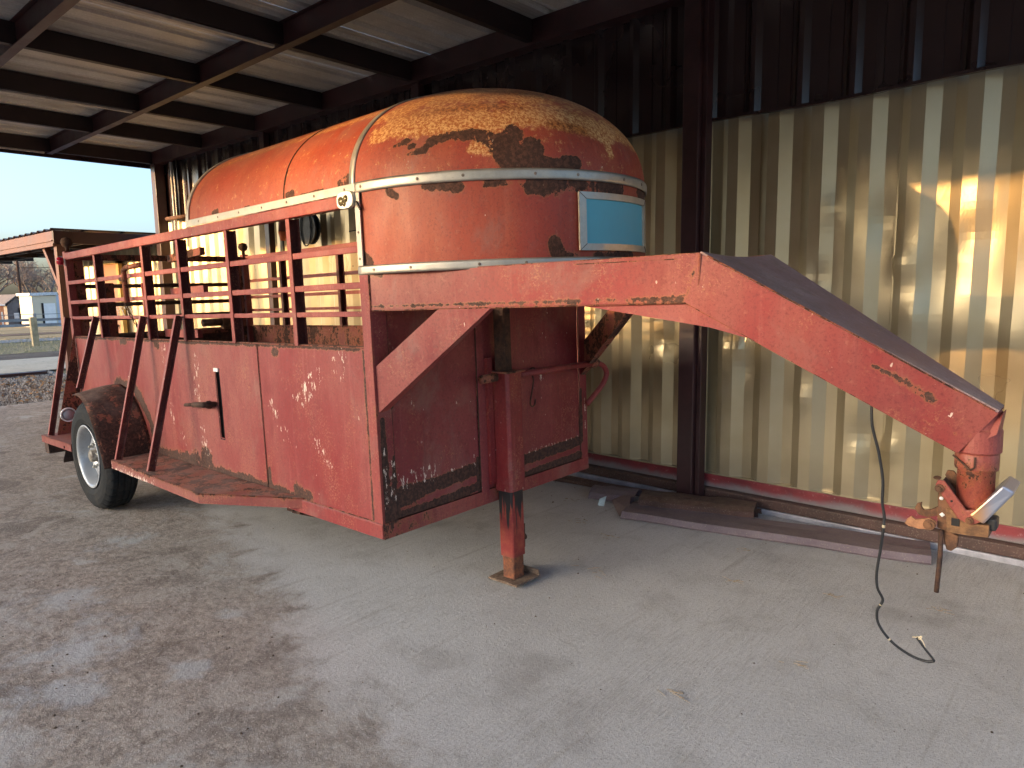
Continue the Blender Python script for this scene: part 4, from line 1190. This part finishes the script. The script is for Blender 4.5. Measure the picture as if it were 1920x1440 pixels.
mst = m_steel()
MB().prism([(2.060,cv-.084,.738),(2.142,cv-.080,.846),(2.172,cv-.070,.826),(2.098,cv-.080,.716)], (0,.15,0)).build('coupler_guard', mst, T, bevel=.006)
MB().hexa([(1.972,cv-.06,.675),(2.02,cv-.06,.662),(2.02,cv+.06,.662),(1.972,cv+.06,.675),(1.970,cv-.06,.820),(2.03,cv-.06,.735),(2.03,cv+.06,.735),(1.970,cv+.06,.820)]).build('coupler_block', M_rust, T, bevel=.004)
plate([(1.995,.745),(2.012,.745),(2.060,.708),(2.112,.712),(2.112,.672),(2.055,.668),(2.0,.668)], cv-.066, .125, 'coupler_jaw', m_rust('ochre_rust', (.10,.050,.025), (.24,.12,.05)))
MB().box(2.012,2.034,cv-.069,cv-.060,.694,.718).build('jaw_window', M_dark, T)
MB().box(2.100,2.128,cv-.05,cv+.01,.690,.728).build('rubber_stop', M_black, T, bevel=.006)
for (a, b, r_) in ((1.978,.812,.013), (2.062,.722,.011)):
    MB().lathe((a, cv-.079, b), (0,-1,0), [(r_,0),(r_,.006),(r_*.55,.007),(r_*.5,.013),(0,.014)], 14).build('bolt', M_rust, T)
MB().lathe((2.012, cv-.079, .775), (0,-1,0), [(.006,-.002),(.0,.0006)], 12).build('bolt_hole', M_dark, T)
MB().lathe((1.981, cv-.062, .775), (0,-1,0), [(.006,0),(.0,.004)], 8).lathe((1.985, cv-.062, .722), (0,-1,0), [(.008,0),(.0,.004)], 4).build('scratch_stud', M_white, T)
hk = [(1.972,.700),(1.975,.718),(1.955,.730),(1.940,.724),(1.915,.716),(1.903,.726),(1.890,.712),(1.884,.698),(1.896,.690),(1.925,.686),(1.955,.690)]
plate([(a, b-.018) for a, b in hk], cv-.085, .012, 'latch_hook', M_hook)
hk2 = [(1.974,.745),(1.950,.728),(1.930,.722),(1.922,.734),(1.924,.748),(1.910,.742),(1.903,.724),(1.915,.704),(1.940,.700),(1.974,.712)]
plate(hk2, cv-.045, .012, 'latch_hook', M_rust)
MB().lathe((1.955, cv-.086, .690), (0,-1,0), [(.017,0),(.017,.006),(.009,.007),(.009,.012),(0,.013)], 14).build('bolt', M_rust, T)
plate([(1.985,.665),(2.005,.668),(2.030,.655),(2.028,.620),(2.012,.602),(1.998,.605)], cv-.05, .02, 'jaw_tongue', M_rust)
MB().tube([(1.984,cv-.06,.67), (1.984,cv-.06,.58), (1.978,cv-.06,.46)], .0075, 8).build('release_rod', M_rustd, T, smooth=True)
MB().lathe((1.972, cv-.085, .845), (0,-.3,1), [(.010,0),(.012,.002),(.010,.004)], 8).build('clip', M_rust, T)
# electric cord
pts = [(1.768,.70,1.075),(1.772,.70,.99),(1.79,.715,.90),(1.802,.73,.80),(1.80,.74,.72),(1.808,.74,.66),(1.797,.75,.55),(1.785,.76,.46),(1.786,.77,.40),(1.802,.78,.355),(1.785,.78,.31),(1.79,.79,.255),(1.83,.80,.20),(1.885,.81,.165),(1.935,.81,.158),(1.962,.81,.168)]
def smooth_path(P, k=5):
    out = []; P = [Vector(p) for p in P]
    for i in range(len(P)-1):
        p0 = P[max(i-1,0)]; p1 = P[i]; p2 = P[i+1]; p3 = P[min(i+2,len(P)-1)]
        for s_ in range(k):
            t_ = s_/k
            out.append(.5*((2*p1)+(-p0+p2)*t_+(2*p0-5*p1+4*p2-p3)*t_*t_+(-p0+3*p1-3*p2+p3)*t_**3))
    return out+[P[-1]]
cord_pts = smooth_path(pts)
cd = MB().tube(cord_pts, .0048, 8).build('electric_cord', M_black, T, smooth=True)
MB().tube(smooth_path([(1.962,.81,.168),(1.93,.81,.205),(1.905,.81,.235)]), .004, 6).build('cord_end', M_black, cd, smooth=True)
mw = m_plain('bare_wire', (.62,.50,.32), .5)
MB().tube(smooth_path([(1.955,.812,.172),(1.935,.812,.20),(1.925,.812,.225),(1.912,.812,.238),(1.904,.81,.238)]), .0016, 5).tube(smooth_path([(1.912,.812,.238),(1.92,.812,.244),(1.915,.81,.232),(1.900,.81,.236),(1.893,.81,.233)]), .0022, 5).build('bare_wire', mw, cd, smooth=True)
for i in (26, 47, 59): 
    p = Vector(cord_pts[i]); q = Vector(cord_pts[i+1])
    MB().tube([p, p.lerp(q, .45)], .0054, 8).build('cord_split', mw, cd, smooth=True)

# ---------------- landing jack
ju, jv = .062, .76
oc = .060
def octo(r, ch): return [(r,-r+ch),(r,r-ch),(r-ch,r),(-r+ch,r),(-r,r-ch),(-r,-r+ch),(-r+ch,-r),(r-ch,-r)]
MB().prism([(ju+a, jv+b, 1.085) for a, b in reversed(octo(oc, .014))], (0,0,-.605)).build('jack_housing', M_jack, T, bevel=.003, attrs={'rust': lambda u, v, w: .12 if w > 1 else 0})
MB().box(ju-.07, ju+.07, jv-.07, jv+.07, 1.083, 1.092).build('jack_cap', M_rusty, T, bevel=.003)
MB().box(.006, ju-.035, jv-.10, jv-.065, .52, 1.16).box(.006, ju-.035, jv+.065, jv+.085, .52, 1.16).build('jack_mount', M_jack, T)
MB().box(ju-.03, ju+.04, jv-.05, jv+.0, 1.093, 1.418).build('jack_upper_tube', M_rustd, T, bevel=.003)
MB().box(ju-.03, ju-.01, jv+.005, jv+.06, 1.093, 1.17).build('jack_lug', M_jack, T, bevel=.003)
def m_leg():
    t = NT('streaked_leg_paint'); X = t.sep(); n = t.noise(40, 5, .6, t.map((1,1,.06))); n2 = t.noise(20, 5, .7)
    c = t.mix(t.ss(n2, .35, .7), (.24,.02,.02), (.36,.07,.035))
    k = t.mth('ADD', t.mth('MULTIPLY', t.mth('SUBTRACT', X[2], .40), 3.6), t.mth('MULTIPLY', t.mth('SUBTRACT', n, .5), 3.2))
    c = t.mix(t.ss(k, -.12, .05), c, (.015,.012,.012))
    c = t.mix(t.ss(X[2], .10, .16, .8, 0), c, (.11,.05,.03))
    return t.out(c, .55, 0, t.bump(n2, .3, .003))
mleg = m_leg()
MB().prism([(ju+a, jv+b, .56) for a, b in reversed(octo(.047, .006))], (0,0,-.43)).build('jack_leg', mleg, T, bevel=.002)
MB().prism([(ju+a, jv+b, .14) for a, b in reversed(octo(.040, .005))], (0,0,-.13)).build('jack_foot_tube', m_rust('foot_rust', (.10,.04,.025), (.30,.10,.04)), T, bevel=.002)
z_ = .0025
MB().hexa([(ju-.10,jv-.09,z_),(ju+.10,jv-.09,z_),(ju+.10,jv+.09,z_),(ju-.10,jv+.09,z_),(ju-.10,jv-.09,z_+.012),(ju+.10,jv-.09,z_+.012),(ju+.10,jv+.09,z_+.012),(ju-.10,jv+.09,z_+.012)]).box(ju-.10,ju+.10,jv+.082,jv+.09,z_,z_+.04).build('jack_foot', m_rust('foot_plate_rust', (.10,.06,.04), (.26,.18,.12)), T, bevel=.004)
MB().tube([(ju,jv+.045,.20), (ju,jv+.095,.20)], .018, 10).tube([(ju,jv+.088,.145), (ju+.0,jv+.092,.27)], .007, 8).build('lock_pin', M_rustd, T, smooth=True)
# crank rod, joint and handle
MB().tube([(ju+.02,.56,1.068), (ju+.02,.66,1.070)], .022, 12).build('crank_stub', M_rusty, T, smooth=True)
MB().tube([(ju+.005,.82,1.062), (ju+.005,1.49,1.056)], .018, 12).build('crank_rod', M_jack, T, smooth=True)
MB().lathe((ju+.005,1.475,1.056), (0,1,0), [(.024,0),(.028,.01),(.028,.05),(.02,.07)], 12).build('crank_joint', M_rusty, T)
MB().tube(smooth_path([(ju+.005,1.535,1.056),(ju+.01,1.60,1.03),(ju+.01,1.63,.98),(ju+.0,1.60,.92),(ju-.01,1.52,.86),(ju-.015,1.46,.82)]), .016, 10).build('crank_handle', M_jack, T, smooth=True)
hw = smooth_path([(ju+.03,.945,1.085),(ju+.005,.955,1.084),(ju-.018,.95,1.065),(ju+.02,.945,1.03),(ju+.02,.92,.93),(ju+.02,.915,.90),(ju+.02,.93,.885),(ju+.02,.95,.895),(ju+.02,.955,.92)])
o = MB().tube(hw, .004, 6).build('wire_hook', M_rustd, smooth=True)
o.location = T.location; o.rotation_euler = T.rotation_euler
tag(o, 'bent rusty wire hook hanging from the jack crank rod', 'hook')

# ------------------------------------------------------------------ far yard: post, fence, shed, barn, trees
Yp = lambda px, X: -X*(.2165+px*(.2766-.2165)/112.)
tanw = m_plain('weathered_wood', (.42,.31,.17), .85, 0, .25, 6)
o = MB().prism([(-26.6,6.52,-.06),(-26.42,6.52,-.06),(-26.42,6.70,-.06),(-26.6,6.70,-.06)], (0.05,-.03,.93)).build('wooden_post', tanw, bevel=.01)
tag(o, 'thick pale wooden post standing in the grass before the rail fence', 'post')
fm = m_plain('grey_fence_wood', (.26,.24,.22), .9, 0, .25, 3)
fe = thing('rail_fence', 'grey wooden rail fence crossing the far grass field', 'fence', (-32,6,0))
zb = gz(-32)
for k, (z_, h_) in enumerate(((.62,.10), (.42,.10))):
    for j in range(6):
        MB().bar((0,-8+4*j,z_+zb+.12), (0,-4.02+4*j,z_+zb+.12-.02), .03, h_).build('rail', fm, fe)
for j in range(13): MB().box(.03,.15,-8+2*j-.05,-8+2*j+.05,zb-.06,zb+.98).build('fence_post', fm, fe)
MB().tube([(0,-8,zb+.95), (0,16,zb+.93)], .012, 5).build('fence_wire', fm, fe)

# small white shed
SX = -64.; zs = gz(-64)
sh = thing('white_shed', 'small cream and white portable shed with white door beyond the fence', 'shed', (SX,0,zs))
mcw = m_plain('cream_siding', (.62,.55,.40), .7, 0, .05, 1)
mbw = m_plain('blue_shade_siding', (.45,.50,.55), .7, 0, .05, 1)  # bluish shade on the shed's right face, put into its siding colour
y0_, y1_ = Yp(62, SX), Yp(110, SX)
H_ = 2.35
MB().box(-3.4,0,y0_,y1_,-.1,H_).build('wall', mcw, sh)
MB().prism([(-3.6,y0_-.15,H_+.001),(.12,y0_-.15,H_+.001),(.12,y1_+.1,H_+.05),(-3.6,y1_+.1,H_+.05)], (0,0,.22)).build('roof', m_plain('pale_roof', (.55,.58,.60), .4, .2), sh)
MB().box(-3.3,-.02,y1_+.003,y1_+2.6,-.1,H_+.05).build('shaded_side', mbw, sh)  # shed's right face built as a box, in its shade colour
MB().box(.002,.04,y0_+.75,y0_+1.55,0,1.75).build('door', M_white, sh)
MB().box(.002,.03,y0_+.60,y0_+.745,0,1.78).build('door_jamb', M_dark, sh)
for z_ in (.95, 1.42):
    f_ = MB().box(.002,.05,y0_+2.3,y0_+2.62,z_,z_+.40).build('window', mcw, sh)
    MB().box(.052,.06,y0_+2.34,y0_+2.58,z_+.04,z_+.36).build('pane', m_plain('dark_glass', (.05,.06,.05), .2), f_)
# grey barn
bX = -72.; zb = gz(bX)
bn = thing('grey_barn', 'weathered grey barn with low pitched roof under the bare trees', 'barn', (bX,0,zb))
ya, yb_ = Yp(14, bX), Yp(54, bX)
mgb = m_plain('grey_boards', (.17,.16,.155), .9, 0, .2, 2)
MB().box(-5,0,ya,yb_,-.1,1.75).prism([(0,ya,1.75),(0,yb_,1.75),(0,(ya+yb_)/2,2.5)], (-5,0,0)).build('wall', mgb, bn)
MB().prism([(.3,ya-.3,1.70),(.3,(ya+yb_)/2,2.56),(.3,yb_+.3,1.70),(.3,yb_+.3,1.80),(.3,(ya+yb_)/2,2.68),(.3,ya-.3,1.80)], (-5.5,0,0)).build('roof', m_plain('rusty_roof', (.13,.11,.10), .7, 0, .2, 2), bn)
MB().box(.01,.06,ya+.8,ya+1.9,-.05,1.5).build('barn_door', M_dark, bn)
MB().box(.01,.06,yb_-1.1,yb_-.6,.6,1.1).build('barn_window', M_white, bn)
oX = -70.
os_ = thing('tin_shed', 'small orange and white sunlit lean-to at the far left edge', 'shed', (oX,0,gz(oX)))
MB().box(-2,0,Yp(-8,oX),Yp(8,oX),-.1,1.7).build('wall', m_plain('orange_wall', (.55,.24,.12), .6), os_)
MB().box(-2.2,.3,Yp(-9,oX),Yp(9.5,oX),1.7,1.82).build('roof', M_white, os_)
MB().box(.01,.05,Yp(2,oX),Yp(5,oX),-.05,1.2).build('door', M_white, os_)
# utility pole with wire
tag(MB().tube([(-80,Yp(42,-80),gz(-80)), (-80,Yp(42,-80),5.6)], .12, 8).tube([(-80,Yp(42,-80),4.5), (-60,Yp(-30,-60),4.9)], .03, 5).tube([(-80,Yp(42,-80),4.3), (-80,30,4.6)], .03, 5).build('utility_pole', M_rustd), 'thin utility pole with sagging wires among the bare trees', 'pole')

bark = m_plain('grey_bark', (.17,.14,.12), .9, 0, .3, 3)
twig = m_plain('twigs', (.22,.17,.14), .9, 0, .3, 3)
def tree(x, y, h, seed, label, dense=1., spread=1., cat='tree'):
    rd = random.Random(seed)
    z0 = gz(x)-.06
    t_ = thing('bare_tree', label, cat, (x, y, z0), group='bare winter trees beyond the yard')
    tr = MB(); cr = MB()
    def branch(p, d, l, r, lev):
        d = d.normalized()
        q = p+d*l*.5+Vector((rd.gauss(0,.04), rd.gauss(0,.04), rd.gauss(0,.02)))*l
        e = p+d*l+Vector((rd.gauss(0,.07), rd.gauss(0,.07), rd.gauss(0,.04)))*l
        (tr if lev < 2 else cr).tube([p, q, e], [r, r*.8, r*.6], 6 if lev < 2 else 3, cap=False)
        if lev >= 6: return
        nb = (3 if lev < 3 else 2)+(rd.random() < .55*dense)
        for k in range(nb):
            a = rd.uniform(0, 6.28); s_ = rd.uniform(.45, .95)*spread
            dd = d+Vector((math.cos(a)*s_, math.sin(a)*s_, rd.uniform(-.15,.30)))
            branch(q.lerp(e, rd.uniform(.2, 1)), dd, l*rd.uniform(.58,.82), r*.58, lev+1)
    branch(Vector((0,0,0)), Vector((rd.gauss(0,.06), rd.gauss(0,.06), 1)), h*.28, h*.022, 0)
    tr.build('trunk', bark, t_)
    cr.build('crown', twig, t_)
for (px, X, h, sd_, lb, dn, sp) in ((-22,-84,7.5,3,'big dense bare tree at the very left edge of the view',1.3,1.2), (12,-82,6.4,5,'grey rounded bare tree behind the barn',1.4,1.2), (38,-92,7.6,8,'tall thin bare tree between barn and shed',.8,.9), (62,-90,7.4,11,'bare tree with straight trunk left of the white shed',1.,1.), (90,-92,8.0,14,'spreading bare tree right behind the white shed',.9,1.1), (118,-95,7.6,17,'bare tree partly hidden by the lean-to post',.9,1.), (-60,-95,8,19,'bare tree outside the left edge of the yard',1,1.)):
    tree(X, Yp(px, X), h*1.42, sd_, lb, dn, sp)
# distant hedge line on the horizon
m = MB(); rd = random.Random(4)
for i in range(3000):
    x = -150+rd.gauss(0,4); y = rd.uniform(-40, 140); z = gz(x)+abs(rd.gauss(0,.7)); r = rd.uniform(.15,.5); a = rd.random()*6.3
    m.poly([(x,y,z*.6+gz(x)*.4),(x+.2,y+r*math.cos(a),z+r*math.sin(a)),(x,y+r*math.cos(a+2),z+r*math.sin(a+2))])
m.build('far_wood', twig, kind='stuff')
# unseen wood added toward the low sun, sized to shade floor and lower trailer
m = MB(); rd = random.Random(9)
for i in range(42000):
    x = rd.uniform(-52, 6); y = -38+rd.gauss(0,2.2)
    top = 5.7+.5*math.sin(x*.5)+.35*math.sin(x*1.3+1)
    z = top*(1-rd.random()**1.0)+(abs(rd.gauss(0,.8)) if rd.random() < .18 else 0)
    r = rd.uniform(.08,.30); a = rd.random()*6.3
    m.poly([(x+r*math.cos(a), y, z+r*math.sin(a)), (x+r*math.cos(a+2.1), y+.1, z+r*math.sin(a+2.1)), (x+r*math.cos(a+4.2), y, z+r*math.sin(a+4.2))])
m.build('shade_wood', twig, kind='stuff')
